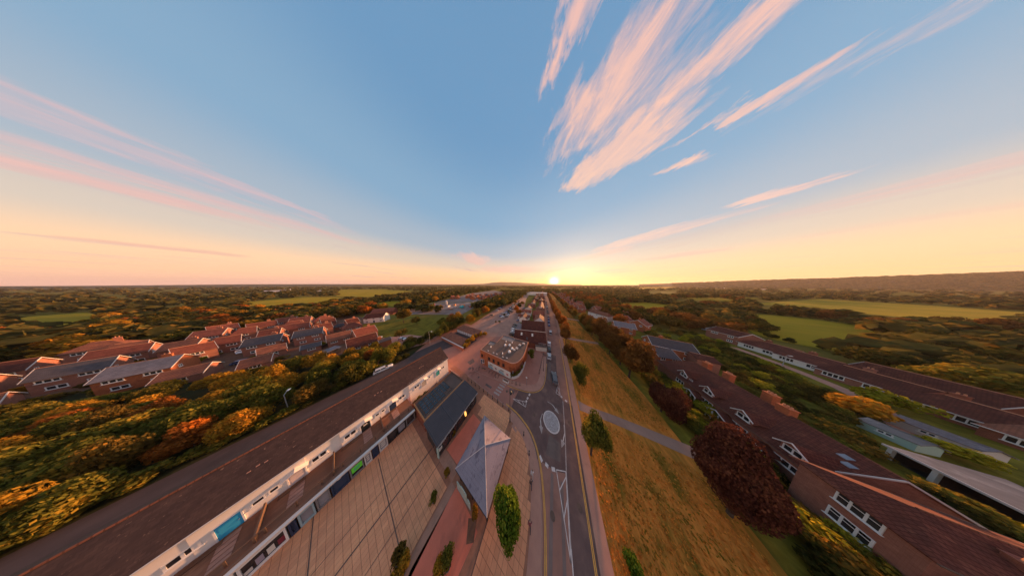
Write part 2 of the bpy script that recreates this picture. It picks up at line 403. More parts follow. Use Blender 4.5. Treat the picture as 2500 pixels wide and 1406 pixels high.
M['render_cream'] = mat('cream_render', (.70, .62, .53), (.62, .54, .46), .6, .8, .25)
M['brick_orange'] = mat('brick_orange', (0.552, 0.179, 0.075), (0.460, 0.142, 0.065), 2.0, .85, .2, c3=(0.345, 0.105, 0.060), s3=.5, brick=(.225, .075, .01, (.65, .55, .5), 'wall'))
M['brick_red'] = mat('brick_red', (.34, .12, .075), (.27, .095, .065), 2.0, .85, .2, c3=(.22, .08, .055), s3=.5, brick=(.225, .075, .01, (.7, .6, .55), 'wall'))
M['brick_pink'] = mat('brick_pink', (.44, .19, .13), (.36, .15, .105), 2.0, .85, .2, c3=(.30, .13, .10), s3=.4, brick=(.225, .075, .01, (.75, .65, .6), 'wall'))
M['tile_brown'] = mat('roof_tile_brown', (.085, .048, .038), (.058, .034, .029), 1.2, .85, .2, c3=(.24, .14, .10), s3=3.2, t3=(.64, .70), brick=(.3, .26, .02, (.75, .75, .75), 'roofy'))
M['tile_red'] = mat('roof_tile_red', (0.338, 0.098, 0.058), (0.257, 0.075, 0.047), .8, .85, .2, c3=(0.176, 0.057, 0.042), s3=.5, rnd=.25, brick=(.3, .28, .03, (.5, .5, .5), 'roofx'))
M['tile_dark'] = mat('roof_tile_dark', (.165, .050, .034), (.115, .040, .030), .8, .85, .12, c3=(.235, .080, .05), s3=.7, rnd=.2, brick=(.3, .28, .03, (.5, .5, .5), 'roofx'))
M['tile_rust'] = mat('roof_tile_rust', (0.324, 0.115, 0.063), (0.203, 0.081, 0.053), .7, .85, .2, c3=(0.135, 0.057, 0.042), s3=.4, rnd=.2, brick=(.3, .28, .03, (.5, .5, .5), 'roofx'))
M['slate'] = mat('roof_slate', (.105, .088, .092), (.135, .112, .115), 1.2, .8, .2, rnd=.15, brick=(.35, .25, .025, (.6, .6, .6), 'roofx'))
M['slate_pale'] = mat('roof_slate_pale', (.27, .225, .228), (.21, .175, .18), .9, .8, .2, brick=(.45, .35, .03, (.7, .7, .7), 'roofx'))
M['slate_pav'] = mat('roof_slate_pavilion', (.235, .195, .215), (.29, .24, .258), .8, .75, .15, .2, 8, c3=(.16, .13, .15), s3=1.6, t3=(.55, .63), stretch=(1, .5, 1))
M['lead'] = mat('lead_flashing', (.46, .43, .43), (.38, .35, .36), 2, .55, .4)
M['felt'] = mat('flat_roof_felt', (0.119, 0.079, 0.064), (0.161, 0.102, 0.079), .4, .9, .2, .3, 12, c3=(0.077, 0.054, 0.044), s3=.25)
M['felt_grey'] = mat('flat_roof_grey_coating', (.24, .205, .19), (.17, .145, .135), .5, .85, .2, c3=(.32, .28, .26), s3=.6)
M['metal_roof'] = mat('metal_roof', (.10, .080, .080), (.12, .096, .095), .8, .8, .12)
M['metal_seam'] = mat('metal_seam', (.05, .048, .052), None, 1, .5)
M['black_clad_shade'] = mat('black_cladding_and_shade', (.022, .022, .024), (.035, .034, .034), 2, .55, .4)  # real cladding, and the painted shade inside the open garages
M['fascia_sunset_tint'] = mat('timber_sunset_tint', (.50, .20, .06), (.38, .14, .04), 3, .45, .5)  # timber coloured orange to imitate the sunset's reflection
M['timber'] = mat('timber', (.17, .10, .065), (.12, .07, .05), 3, .8)
M['timber_dark'] = mat('timber_black', (.03, .024, .02), None, 1, .7)
M['white'] = mat('white_paint', (.80, .76, .72), None, 1, .5, .4)
M['offwhite'] = mat('offwhite_paint', (.62, .56, .51), None, 1, .6, .3)
M['glass'] = mat('window_glass', (.016, .018, .022), (.05, .045, .05), .5, .12, .6)
M['glass_pale'] = mat('window_glass_pale', (.20, .21, .24), (.30, .30, .33), .6, .15, .6)
M['black'] = mat('black_metal', (.018, .017, .017), None, 1, .5, .4)
M['steel'] = mat('galvanised_steel', (.42, .40, .38), None, 1, .5, .4, metal=.3)
M['concrete'] = mat('concrete', (.34, .29, .26), (.26, .22, .20), 1.0, .9, .2)
M['chimney_pot'] = mat('chimney_pot', (.55, .24, .13), None, 1, .8)
M['rubber'] = mat('tyre_rubber', (.015, .015, .015), None, 1, .9)
M['bark'] = mat('bark', (.10, .07, .05), (.06, .042, .032), 3, .95, .1, .5, 12)
M['trunk_pale'] = mat('bark_pale', (.20, .16, .12), (.13, .10, .08), 3, .95)
for k, c in dict(cyan=(.04, .36, .62), teal=(.05, .36, .36), navy=(.03, .05, .10), pale=(.70, .56, .52), beige=(.50, .44, .37), blackdoor=(.02, .02, .022),
                 green_sign=(.16, .85, .06), blue=(.03, .045, .09), lightblue=(.30, .42, .46), mint=(.42, .55, .47), red=(.55, .05, .05), maroon=(.22, .03, .05),
                 skin=(.42, .26, .19), hair=(.06, .045, .035), yellow=(.75, .62, .12), tealtext=(.05, .42, .45), ivory=(.72, .66, .58), grey=(.20, .19, .19), lilac=(.35, .30, .36),
                 orange=(.75, .28, .07), bluecar=(.10, .16, .33), pink=(.55, .30, .30)).items():
    M[k] = mat(k + '_paint', c, None, 1, .5, .35)
for k, c in dict(car_white=(.75, .73, .71), car_black=(.02, .02, .022), car_silver=(.42, .41, .41), car_grey=(.10, .10, .105), car_blue=(.06, .10, .24), car_red=(.30, .03, .03)).items():
    M[k] = mat(k, c, None, 1, .28, .6)
M['lamp_amber'] = mat('sign_lit_amber', (.9, .45, .12), None, 1, .5, .3, emit=(1.0, .42, .10, .9))
M['tail'] = mat('tail_lamp', (.35, .02, .02), None, 1, .3, .5)
M['lens'] = mat('lamp_lens', (.8, .78, .74), None, 1, .2, .6)
LEAF = dict(
    green=leaf_mat('leaf_green', (.050, .062, .014), (.175, .165, .026), (.33, .22, .03)),
    dark=leaf_mat('leaf_dark', (0.028, 0.032, 0.010), (0.091, 0.087, 0.018), (0.175, 0.123, 0.021)),
    olive=leaf_mat('leaf_olive', (0.070, 0.049, 0.014), (0.184, 0.123, 0.025), (0.333, 0.167, 0.025)),
    gold=leaf_mat('leaf_gold', (.16, .10, .016), (.42, .235, .026), (.60, .27, .028)),
    rust=leaf_mat('leaf_rust', (0.149, 0.058, 0.016), (0.350, 0.123, 0.023), (0.525, 0.160, 0.023)),
    brown=leaf_mat('leaf_brown', (0.088, 0.043, 0.016), (0.201, 0.094, 0.025), (0.298, 0.123, 0.028)),
    copper=leaf_mat('leaf_copper', (0.045, 0.017, 0.013), (0.131, 0.043, 0.028), (0.228, 0.080, 0.040)),
    bright=leaf_mat('leaf_bright', (.035, .075, .008), (.115, .18, .018), (.25, .25, .028)),
    lime=leaf_mat('leaf_lime', (0.140, 0.152, 0.014), (0.367, 0.319, 0.025), (0.578, 0.420, 0.034)),
    far=leaf_mat('leaf_far', (.030, .034, .014), (.105, .095, .026), (.19, .12, .026)),
)

# ------------------------------------------------------------------ foliage
def crown_arrays(n, seed, leaf=.13, lobes=13, flat=.0, ragged=.26):
    rs = np.random.RandomState(seed)
    C = []
    for i in range(lobes):
        d = rs.normal(size=3); d /= np.linalg.norm(d)
        if d[2] < -.35: d[2] *= -.4
        rr = rs.uniform(.28, .55)
        C.append((d * rs.uniform(.35, .72), rr))
    C.append((np.zeros(3), .62))
    w = np.array([c[1] ** 2 for c in C]); w /= w.sum()
    idx = rs.choice(len(C), n, p=w)
    d = rs.normal(size=(n, 3)); d /= np.linalg.norm(d, axis=1)[:, None]
    cen = np.array([C[i][0] for i in idx]); rad = np.array([C[i][1] for i in idx])
    rr = rad * (1 - np.abs(rs.normal(0, ragged, n))).clip(.2, 1.15)
    P = cen + d * rr[:, None]
    Nn = d + rs.normal(0, .55, (n, 3)); Nn /= np.linalg.norm(Nn, axis=1)[:, None]
    up = rs.normal(size=(n, 3)); T = np.cross(Nn, up); T /= np.linalg.norm(T, axis=1)[:, None]
    B = np.cross(Nn, T)
    s = leaf * rs.uniform(.6, 1.35, n)
    k = rs.uniform(.55, 1.0, n)
    V = np.empty((n, 4, 3))
    V[:, 0] = P - T * s[:, None]; V[:, 1] = P - B * (s * k)[:, None]; V[:, 2] = P + T * s[:, None]; V[:, 3] = P + B * (s * k)[:, None]
    return V.reshape(-1, 3)
def leaf_mesh(name, V, mt):
    n = len(V) // 4
    me = bpy.data.meshes.new(name)
    me.vertices.add(len(V)); me.vertices.foreach_set('co', V.astype(np.float32).ravel())
    me.loops.add(n * 4); me.loops.foreach_set('vertex_index', np.arange(n * 4, dtype=np.int32))
    me.polygons.add(n); me.polygons.foreach_set('loop_start', np.arange(0, n * 4, 4, dtype=np.int32))
    me.materials.append(mt); me.update(calc_edges=True); return me
CROWN = {}
def crown(kind, seed, n=1100, leaf=.135, **k):
    key = (kind, seed, n)
    if key not in CROWN: CROWN[key] = leaf_mesh('crown_' + kind, crown_arrays(n, seed * 31 + 5, leaf, **k), LEAF[kind])
    return CROWN[key]
TRUNK = {}
def trunk_mesh(seed, pale=False):
    if (seed, pale) in TRUNK: return TRUNK[(seed, pale)]
    rs = random.Random(seed); mb = MB()
    mb.tube([(0, 0, -.1), (.02, .01, .25), (-.01, .02, .55), (.02, 0, .8)], [.05, .036, .028, .014], 7)
    for i in range(4):
        t = i * 1.7 + rs.random(); z = .36 + .1 * i
        mb.tube([(0, 0, z), (.12 * cos(t), .12 * sin(t), z + .12), (.24 * cos(t), .24 * sin(t), z + .2)], [.02, .013, .006], 5)
    TRUNK[(seed, pale)] = mb.mesh('trunk', M['trunk_pale' if pale else 'bark']); return TRUNK[(seed, pale)]
def tree(x, y, h, r, kind='green', label='', group=None, name='tree', base=.22, seed=None, n=2600, leaf=.085, z=0.0, pale=False, cat='tree', ry=None):
    seed = random.randint(0, 2) if seed is None else seed
    t = thing(name, label, cat, (x, y, z), random.uniform(0, 6.28) if ry is None else 0, group)
    obj('trunk', trunk_mesh(seed, pale), t, scale=(h * .4, h * .4, h))
    hc = h * (1 - base)
    obj('crown', crown(kind, seed, n, leaf), t, (0, 0, h * base + hc * (.5 if base > .01 else .43)), scale=(r, ry or r, hc * .56))
    return t
def shrub(x, y, h, r, kind, label, group, name='shrub', n=1400, seed=None, z=0.0):
    seed = random.randint(0, 2) if seed is None else seed
    t = thing(name, label, 'shrub', (x, y, z), random.uniform(0, 6.28), group)
    obj('stem', trunk_mesh(seed), t, scale=(h, h, h * .9))
    obj('crown', crown(kind, seed, max(n, 1400), .10), t, (0, 0, h * .52), scale=(r, r, h * .55))
    return t

# ------------------------------------------------------------------ windows / houses
WIN = {}
def win_mesh(w, h, nx=2, ny=1, fr='white', gl='glass', sill=True):
    k = (round(w, 2), round(h, 2), nx, ny, fr, gl, sill)
    if k in WIN: return WIN[k]
    f = MB(); t = .115 if (fr == 'white' and w > .8) else .075; d = .06
    f.box(-w / 2, w / 2, -d, .02, h / 2 - t, h / 2); f.box(-w / 2, w / 2, -d, .02, -h / 2, -h / 2 + t)
    f.box(-w / 2, -w / 2 + t, -d, .02, -h / 2 + t, h / 2 - t); f.box(w / 2 - t, w / 2, -d, .02, -h / 2 + t, h / 2 - t)
    for i in range(1, nx):
        x = -w / 2 + w * i / nx; f.box(x - t * .55, x + t * .55, -d + .01, .02, -h / 2 + t, h / 2 - t)
    for j in range(1, ny):
        z = -h / 2 + h * j / ny * 1.25; f.box(-w / 2 + t, w / 2 - t, -d + .015, .02, z - t * .35, z + t * .35)
    if sill: f.box(-w / 2 - .08, w / 2 + .08, -d - .10, .02, -h / 2 - .08, -h / 2 - .002)
    p = MB(); p.box(-w / 2 + .02, w / 2 - .02, -.025, .015, -h / 2 + .02, h / 2 - .02)
    WIN[k] = (f.mesh('window', M[fr]), p.mesh('pane', M[gl])); return WIN[k]
def window(parent, loc, rz, w, h, nx=2, ny=1, fr='white', gl='glass', name='window', sill=True):
    """frame faces local -y"""
    f, p = win_mesh(w, h, nx, ny, fr, gl, sill)
    o = obj(name, f, parent, loc, (0, 0, rz)); obj('pane', p, o); return o
DOORM = {}
def door(parent, loc, rz, w, h, mt, frame='white'):
    k = (w, h, mt, frame)
    if k not in DOORM:
        a = MB(); a.box(-w / 2, w / 2, -.05, .02, 0, h)
        a.box(-w / 2 + .12, w / 2 - .12, -.062, -.048, .15, h * .45); a.box(-w / 2 + .12, w / 2 - .12, -.062, -.048, h * .55, h - .15)
        b = MB(); b.box(-w / 2 - .09, -w / 2 - .002, -.08, .02, 0, h + .09); b.box(w / 2 + .002, w / 2 + .09, -.08, .02, 0, h + .09); b.box(-w / 2, w / 2, -.08, .02, h + .002, h + .09)
        c = MB(); c.box(w / 2 - .16, w / 2 - .10, -.11, -.05, h * .47, h * .50)
        DOORM[k] = (a.mesh('door', M[mt]), b.mesh('door_frame', M[frame]), c.mesh('handle', M['steel']))
    a, b, c = DOORM[k]
    o = obj('door', a, parent, loc, (0, 0, rz)); obj('door_frame', b, o); obj('handle', c, o); return o

def chimney(parent, x, y, z0, z1, brick='brick_red', pots=2, w=.6, l=1.0):
    c = MB(); c.box(x - l / 2, x + l / 2, y - w / 2, y + w / 2, z0, z1); c.box(x - l / 2 - .06, x + l / 2 + .06, y - w / 2 - .06, y + w / 2 + .06, z1, z1 + .14)
    o = c.build('chimney', M[brick], parent)
    for i in range(pots):
        px = x + (i - (pots - 1) / 2) * l / max(pots, 1) * .85
        MB().cyl((px, y, z1 + .14), (px, y, z1 + .55), .13, .10, 8).build('chimney_pot', M['chimney_pot'], o)
    return o

def house(name, label, cat, x, y, rz, L, W, he, hr, wall='brick_red', roof='tile_red', group=None, hip=(0, 0), over=.3, wins=(), chim=(), barge='white', ridge='chimney_pot', z=0.0, verge=True):
    """ridge along local x. hip=(west,east) inset of the ridge ends. wins: (side, along, z, w, h, nx[, ny])"""
    t = thing(name, label, cat, (x, y, z), rz, group)
    a, b = L / 2, W / 2
    w = MB()
    zr = he + (hr - he) * 1.0
    w.poly([(-a, -b, -.1), (a, -b, -.1), (a, -b, he), (-a, -b, he)]); w.poly([(a, b, -.1), (-a, b, -.1), (-a, b, he), (a, b, he)])
    for s, h in ((-1, hip[0]), (1, hip[1])):
        pts = [(s * a, -s * b, -.1), (s * a, s * b, -.1), (s * a, s * b, he)] + ([] if h else [(s * a, 0, zr - .12)]) + [(s * a, -s * b, he)]
        w.poly(pts)
    w.build('wall', M[wall], t)
    o = over; k = (hr - he) / b
    r = MB()
    xe0 = -a - (o if hip[0] else .22); xe1 = a + (o if hip[1] else .22); ze = he - o * k
    r0 = -a + hip[0] if hip[0] else xe0; r1 = a - hip[1] if hip[1] else xe1
    r.slab([(xe0, -b - o, ze), (xe1, -b - o, ze), (r1, 0, hr), (r0, 0, hr)], .14)
    r.slab([(xe1, b + o, ze), (xe0, b + o, ze), (r0, 0, hr), (r1, 0, hr)], .14)
    if hip[0]: r.slab([(xe0, b + o, ze), (xe0, -b - o, ze), (r0, 0, hr)], .14)
    if hip[1]: r.slab([(xe1, -b - o, ze), (xe1, b + o, ze), (r1, 0, hr)], .14)
    ro = r.build('roof', M[roof], t)
    MB().cyl((r0, 0, hr + .0), (r1, 0, hr + .0), .10, n=6).build('ridge_tiles', M[ridge], ro)
    if barge and verge:
        for s, h, xx in ((-1, hip[0], xe0), (1, hip[1], xe1)):
            if h: continue
            g = MB()
            for sy in (-1, 1):
                g.slab([(xx + s * .03, sy * (b + o), ze + .02), (xx + s * .03, 0, hr + .03), (xx - s * .04, 0, hr + .03), (xx - s * .04, sy * (b + o), ze + .02)], .24)
            g.build('barge_board', M[barge], ro)
    if barge:
        for sy in (-1, 1): MB().box(xe0, xe1, sy * (b + o) - .06 + sy * .06, sy * (b + o) + .06 + sy * .06, ze - .14, ze - .03).build('gutter', M['white' if barge == 'white' else 'timber'], ro)
    for q in wins:
        side, al, zz, ww, hh, nx = q[:6]; ny = q[6] if len(q) > 6 else 1
        if side == 'S': loc, rr = (al, -b, zz), 0
        elif side == 'N': loc, rr = (al, b, zz), pi
        elif side == 'E': loc, rr = (a, al, zz), pi / 2
        else: loc, rr = (-a, al, zz), -pi / 2
        if nx == 0: door(t, (loc[0], loc[1], .0), rr, ww, hh, 'navy')
        else: window(t, loc, rr, ww, hh, nx, ny)
    for (cx, cyy, hgt) in chim: chimney(t, cx, cyy, hr - 1.2, hr + hgt, wall if 'brick' in wall else 'brick_red')
    return t

# ================================================================== SETTING
g = MB(); n = 24; S_ = 12000
for i in range(n):
    for j in range(n):
        x0, x1 = -S_ + 2 * S_ * i / n, -S_ + 2 * S_ * (i + 1) / n; y0, y1 = -S_ + 2 * S_ * j / n, -S_ + 2 * S_ * (j + 1) / n
        g.poly([(x0, y0, -.12), (x1, y0, -.12), (x1, y1, -.12), (x0, y1, -.12)])
g.build('ground', M['ground'])['kind'] = 'structure'

def sheet(name, mt, pts, z, kind='structure'):
    o = MB().poly([(p[0], p[1], z) for p in pts]).build(name, M[mt]); o['kind'] = kind; return o

# kerb lines (street axis = +Y)
RK = smooth_line([(6.9, -30), (6.6, 0), (6.35, 10.5), (6.1, 17), (5.45, 32), (4.9, 42), (4.1, 55), (2.4, 77), (0.2, 101), (-7, 160), (-13, 208), (-38, 400), (-92, 800), (-205, 1600)], 4)
LKS = smooth_line([(0.4, -30), (0.35, 0), (0.25, 6), (0.05, 9), (-.55, 11.8), (-1.6, 14.3), (-3.3, 16.2), (-5.6, 17.3), (-9, 18.0), (-17, 18.35), (-28.2, 18.8)], 6)
LKN = smooth_line([(-27.5, 21.3), (-24.8, 21.5), (-14.6, 22.8), (-9, 23.7), (-6.3, 24.4), (-4.1, 25.6), (-2.7, 27.6), (-2.2, 30.5), (-2.3, 34), (-2.6, 41), (-3.3, 55), (-4.6, 72), (-7.6, 101), (-14.5, 160), (-20.5, 208), (-46, 400), (-100, 800), (-213, 1600)], 5)

# asphalt of streets
sheet('road', 'asphalt', [(-70, -60), (9, -60), (9, 60), (-24, 60), (-24, 48), (-70, 48)], -.02)
o = strip('road', M['asphalt'], [p for p in LKN if p[1] > 40], [(p[0] + 8.5 + (p[1] - 40) * .001, p[1] + 1) for p in LKN if p[1] > 40], -.012)
# darker relaid lane and junction
lane_l = smooth_line([(3.4, 4), (3.5, 10), (3.3, 15.2), (3.4, 20), (3.3, 26), (3.2, 28)], 4)
strip('road_lane', M['asphalt_dark'], smooth_line([(3.7, -30), (3.6, 4), (3.5, 10), (3.25, 15.5), (3.2, 20), (3.2, 26.6)], 4), smooth_line([(6.75, -30), (6.55, 4), (6.3, 10), (6.1, 15.5), (5.9, 20), (5.7, 26.6)], 4), -.006)
sheet('road_junction', 'asphalt_dark', [(-9.6, 18.15), (-5.6, 17.4), (-3.3, 16.3), (-1.6, 14.4), (1.6, 14.7), (3.4, 15.4), (3.35, 26.8), (2.0, 27.6), (-2.2, 30), (-2.6, 27.7), (-4, 25.7), (-6.2, 24.5), (-9.2, 23.75)], -.008)
sheet('road_side_lane', 'asphalt_dark', [(-2.2, 30), (2.2, 27.6), (1.9, 33), (1.5, 44), (-2.4, 44)], -.007)
sheet('road_patch', 'patch', [(-.2, 15.6), (2.4, 16.0), (2.5, 18.3), (.2, 18.4)], -.003)
for (x0, x1, y0, y1) in ((.9, 1.35, -10, 14.2), (2.45, 2.85, -10, 14.2), (-1.2, -.2, 31, 39), (4.4, 4.9, -8, 9), (-20, -17.5, 19.4, 20.0), (-12, -10.2, 21.4, 22.4)): sheet('road_patch', 'patch' if x0 < -.5 or x0 > 3 else 'tyre', [(x0, y0), (x1, y0), (x1 - .1, y1), (x0 - .1, y1)], -.0045)
strip('road_seam', M['line_faded'], [(3.30, 10), (3.25, 15.5), (3.42, 20), (3.35, 26.5)], [(3.45, 10), (3.4, 15.5), (3.57, 20), (3.5, 26.5)], -.002)
# pinkish side street and street towards the car park
sheet('side_street', 'asphalt_pink', [(-10, 18.1), (-28.2, 18.8), (-50, 19.5), (-50, 27), (-41, 27), (-30, 48), (-27.5, 48), (-27.8, 24), (-27, 21.3), (-14.6, 22.8), (-9.4, 23.6)], -.010)
sheet('street_stain', 'patch', [(-33.5, 22.5), (-31.2, 22.2), (-30.6, 24.2), (-32.8, 25.0)], -.005)
sheet('street_stain', 'patch', [(-30.4, 20.4), (-29.3, 20.6), (-29.5, 21.9), (-30.6, 21.4)], -.005)
# lane behind the white terrace
strip('back_lane', M['asphalt_lane'], smooth_line([(-63.8, -60), (-63.6, -24), (-62.4, -8), (-62.2, 10), (-61.5, 20), (-60.5, 27)], 3), smooth_line([(-52.5, -60), (-52.5, -24), (-53, -8), (-52.6, 10), (-52, 20), (-49, 27)], 3), -.004)
strip('lane_verge', M['earth'], [(-53.4, -60), (-53.6, -8), (-53.2, 17)], [(-45.0, -60), (-45.0, -8), (-45.0, 17)], .01)
# car park
sheet('car_park', 'asphalt_park', [(-62, 44), (-62, 40.5), (-40, 40), (-30, 46), (-24.5, 46), (-26, 60), (-36, 104), (-60, 190), (-80, 284), (-118, 284), (-100, 190), (-80, 122)], -.004)

# plaza pavement (raised)
plaza = [(-30.6, -40), (0.4, -40)] + LKS[4:] + [(-36, 19.0), (-36, 15.5), (-30.6, 15.5)]
plaza = [(p[0], p[1]) for p in plaza]
pv = MB().prism(plaza, -.02, .085).build('plaza', M['joint']); pv['kind'] = 'structure'
kerb('kerb', M['kerb'], LKS, -.16, -.02, .10)
pubp = [(-27.5, 21.3)] + LKN[:len(LKN)]
pubp = [p for p in LKN if p[1] < 60] + [(-6.5, 60), (-26, 46), (-27.6, 44), (-27.8, 24)]
MB().prism(pubp, -.02, .09).build('pub_pavement', M['asphalt_pink'])['kind'] = 'structure'
kerb('kerb', M['kerb'], [p for p in LKN if p[1] < 220], .16, -.02, .105)
# lighter footway ring round the pub corner
ring = [p for p in LKN if -20 < p[0] and p[1] < 42]
strip('footway', M['footway'], offset(ring, -.02), offset(ring, -1.7), .098)
# far footway of the main street (left side)
far_l = [p for p in LKN if 55 < p[1] < 700]
strip('footway', M['footway'], offset(far_l, -.1), offset(far_l, -2.2), .05)
# right footway and common
kerb('kerb', M['kerb'], [p for p in RK if p[1] < 420], .16, -.02, .105)
strip('footway', M['footway'], offset(RK, .16), offset(RK, 1.45), .095)
east = [(max(26 - .0 * p[1], 24) + (0 if p[1] < 40 else -.125 * (p[1] - 40)), p[1]) for p in RK]
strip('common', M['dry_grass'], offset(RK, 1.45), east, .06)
# grey path over the common, and two far ones
strip('path', M['asphalt_park'], smooth_line([(7.4, 26.4), (10, 26.7), (16, 27.4), (25.5, 28.1), (31, 28.3)], 4), smooth_line([(7.3, 28.7), (10, 28.5), (16, 29.3), (25.5, 30.2), (31, 30.4)], 4), .075)
strip('path', M['footway'], [(5.3, 61.6), (12, 62.2), (23.5, 64)], [(5.3, 63.6), (12, 64.3), (23.5, 66)], .075)
strip('path', M['footway'], [(2.0, 99), (10, 99.5), (22, 99)], [(2.0, 102.5), (10, 103), (22, 102)], .075)
kerbp = smooth_line([(9.5, 31.2), (14, 30.6), (20, 31.2), (26, 32.0)], 4)

# slabs: the grid east of the pavilion piece by piece, the wide field as one mass of slabs
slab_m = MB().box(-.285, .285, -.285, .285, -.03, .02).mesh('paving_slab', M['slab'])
def inside(pt, poly):
    x, y = pt; c = False
    for i in range(len(poly)):
        x1, y1 = poly[i][:2]; x2, y2 = poly[i - 1][:2]
        if (y1 > y) != (y2 > y) and x < (x2 - x1) * (y - y1) / (y2 - y1) + x1: c = not c
    return c
inner = [(-7.2, 2.0), (-2.05, 2.0)] + [(p[0] - 1.75, p[1] - .6) for p in LKS if 5 < p[1] and p[0] > -8] + [(-8.5, 16.8), (-8.5, 13.4), (-7.2, 13.4)]
cnt = 0
for i in range(0, 12):
    for j in range(0, 26):
        x, y = -7.8 + .6 * i + .3, 2.2 + .6 * j
        if inside((x, y), inner) and cnt < 290:
            obj('paving_slab', slab_m, pv, (x, y, .085 + random.uniform(0, .006)), (0, 0, random.uniform(-.008, .008))); cnt += 1
fld = MB()
def slabs(x0, x1, y0, y1, s, skip=lambda x, y: False):
    nx = int((x1 - x0) / s); ny = int((y1 - y0) / s)
    for i in range(nx):
        for j in range(ny):
            x = x0 + s * (i + .5); y = y0 + s * (j + .5)
            if skip(x, y): continue
            h = s / 2 - .012; z = .10 + random.uniform(-.003, .004)
            fld.poly([(x - h, y - h, z), (x + h, y - h, z), (x + h, y + h, z), (x - h, y + h, z)])
            for q in (((x - h, y - h), (x + h, y - h)), ((x + h, y - h), (x + h, y + h)), ((x + h, y + h), (x - h, y + h)), ((x - h, y + h), (x - h, y - h))):
                fld.poly([(*q[0], .083), (*q[1], .083), (*q[1], z), (*q[0], z)])
sk = lambda x, y: False
slabs(-30.3, -14.6, -16, 5.4, .5, sk)
slabs(-18.4, -8.6, 13.3, 17.6, .5, lambda x, y: not inside((x, y), plaza) or (x < -17 and y < 15))
slabs(-13.4, -7.3, -16, .6, .5)
slabs(-7.2, -1.8, -16, 2.0, .6)
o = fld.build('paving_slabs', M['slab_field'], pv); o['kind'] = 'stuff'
for (x0, x1, y0, y1, nm) in ((-21.58, -21.42, -30, 5.6, 'drain_channel'), (-18.43, -18.37, -30, 5.6, 'drain_line'), (-24.08, -24.02, -30, 4.4, 'drain_line'), (-29.6, -16.3, .26, .34, 'drain_line'), (-30.3, -24, -4.94, -4.86, 'drain_line')):
    MB().box(x0, x1, y0, y1, .08, .112).build(nm, M['drain'], pv)
# red and grey paving areas
def area(name, mt, pts, z=.104): return MB().prism(pts, .07, z).build(name, M[mt], pv)
area('red_paving', 'red_paving', [(-18.6, 6.9), (-14.2, 6.9), (-13.0, 12.6), (-17.9, 12.9)])
area('red_paving', 'red_paving', [(-13.9, .6), (-10.7, -8), (-8.7, -8), (-8.7, 2.6), (-8.0, 5.4), (-13.4, 5.8)])
area('grey_band', 'grey_band', [(-19.2, 5.6), (-14.5, 5.6), (-14.5, 6.8), (-19.2, 6.8)])
area('grey_band', 'grey_band', [(-14.6, -14), (-13.5, -14), (-13.5, 5.6), (-14.6, 5.6)])
area('planting_bed', 'earth', [(-9.8, 5.3), (-8.9, 4.3), (-8.1, 4.8), (-8.7, 5.9)], .11)
area('dropped_kerb', 'footway', [(-8.1, 15.6), (-6.6, 15.2), (-5.9, 16.3), (-7.2, 16.9)], .108)
ringS = [p for p in LKS if p[1] > -20 and p[0] > -10]
strip('footway', M['footway'], offset(ringS, -.17), offset(ringS, -1.7), .111, pv)
mbx = MB().box(-7.28, -7.16, -16, 6.4, .08, .115); mbx.build('edging', M['drain'], pv)

# road paint
def paint(name, pts, mt='line_white', z=.003):
    o = MB().poly([(p[0], p[1], z) for p in pts]).build(name, M[mt]); o['kind'] = 'structure'; return o
def bar(name, p, q, w, mt='line_white', z=.003):
    A = [p, q]; return strip(name, M[mt], offset(A, -w / 2), offset(A, w / 2), z)
def yl(line, d):
    for k in (d, d + (.17 if d > 0 else -.17)):
        strip('yellow_line', M['line_yellow'], offset(line, k), offset(line, k + .11), .003)
yl([p for p in RK if p[1] < 60], -.42)
yl([p for p in LKS if p[0] > -12], .22)
strip('yellow_line', M['line_yellow'], offset([p for p in LKN if -14 < p[0] and p[1] < 38], .28), offset([p for p in LKN if -14 < p[0] and p[1] < 38], .42), .003)
# mini roundabout: white disc with ring
mb = MB(); nn = 40; c = (0.55, 20.8)
for i in range(nn):
    t0, t1 = 2 * pi * i / nn, 2 * pi * (i + 1) / nn
    mb.poly([(c[0] + 1.9 * cos(t0), c[1] + 1.9 * sin(t0), .003), (c[0] + 1.9 * cos(t1), c[1] + 1.9 * sin(t1), .003), (c[0] + 1.68 * cos(t1), c[1] + 1.68 * sin(t1), .012), (c[0] + 1.68 * cos(t0), c[1] + 1.68 * sin(t0), .012)])
o = mb.build('roundabout_ring', M['line_white']); o['kind'] = 'structure'
M['round'] = mat('worn_white', (.55, .45, .41), (.22, .165, .15), 7.0, .8, c3=(.48, .39, .35), s3=2.0, t3=(.5, .6))
mb = MB(); mb.poly([(c[0] + 1.68 * cos(2 * pi * i / nn), c[1] + 1.68 * sin(2 * pi * i / nn), .012) for i in range(nn)])
mb.build('roundabout', M['round'])['kind'] = 'structure'
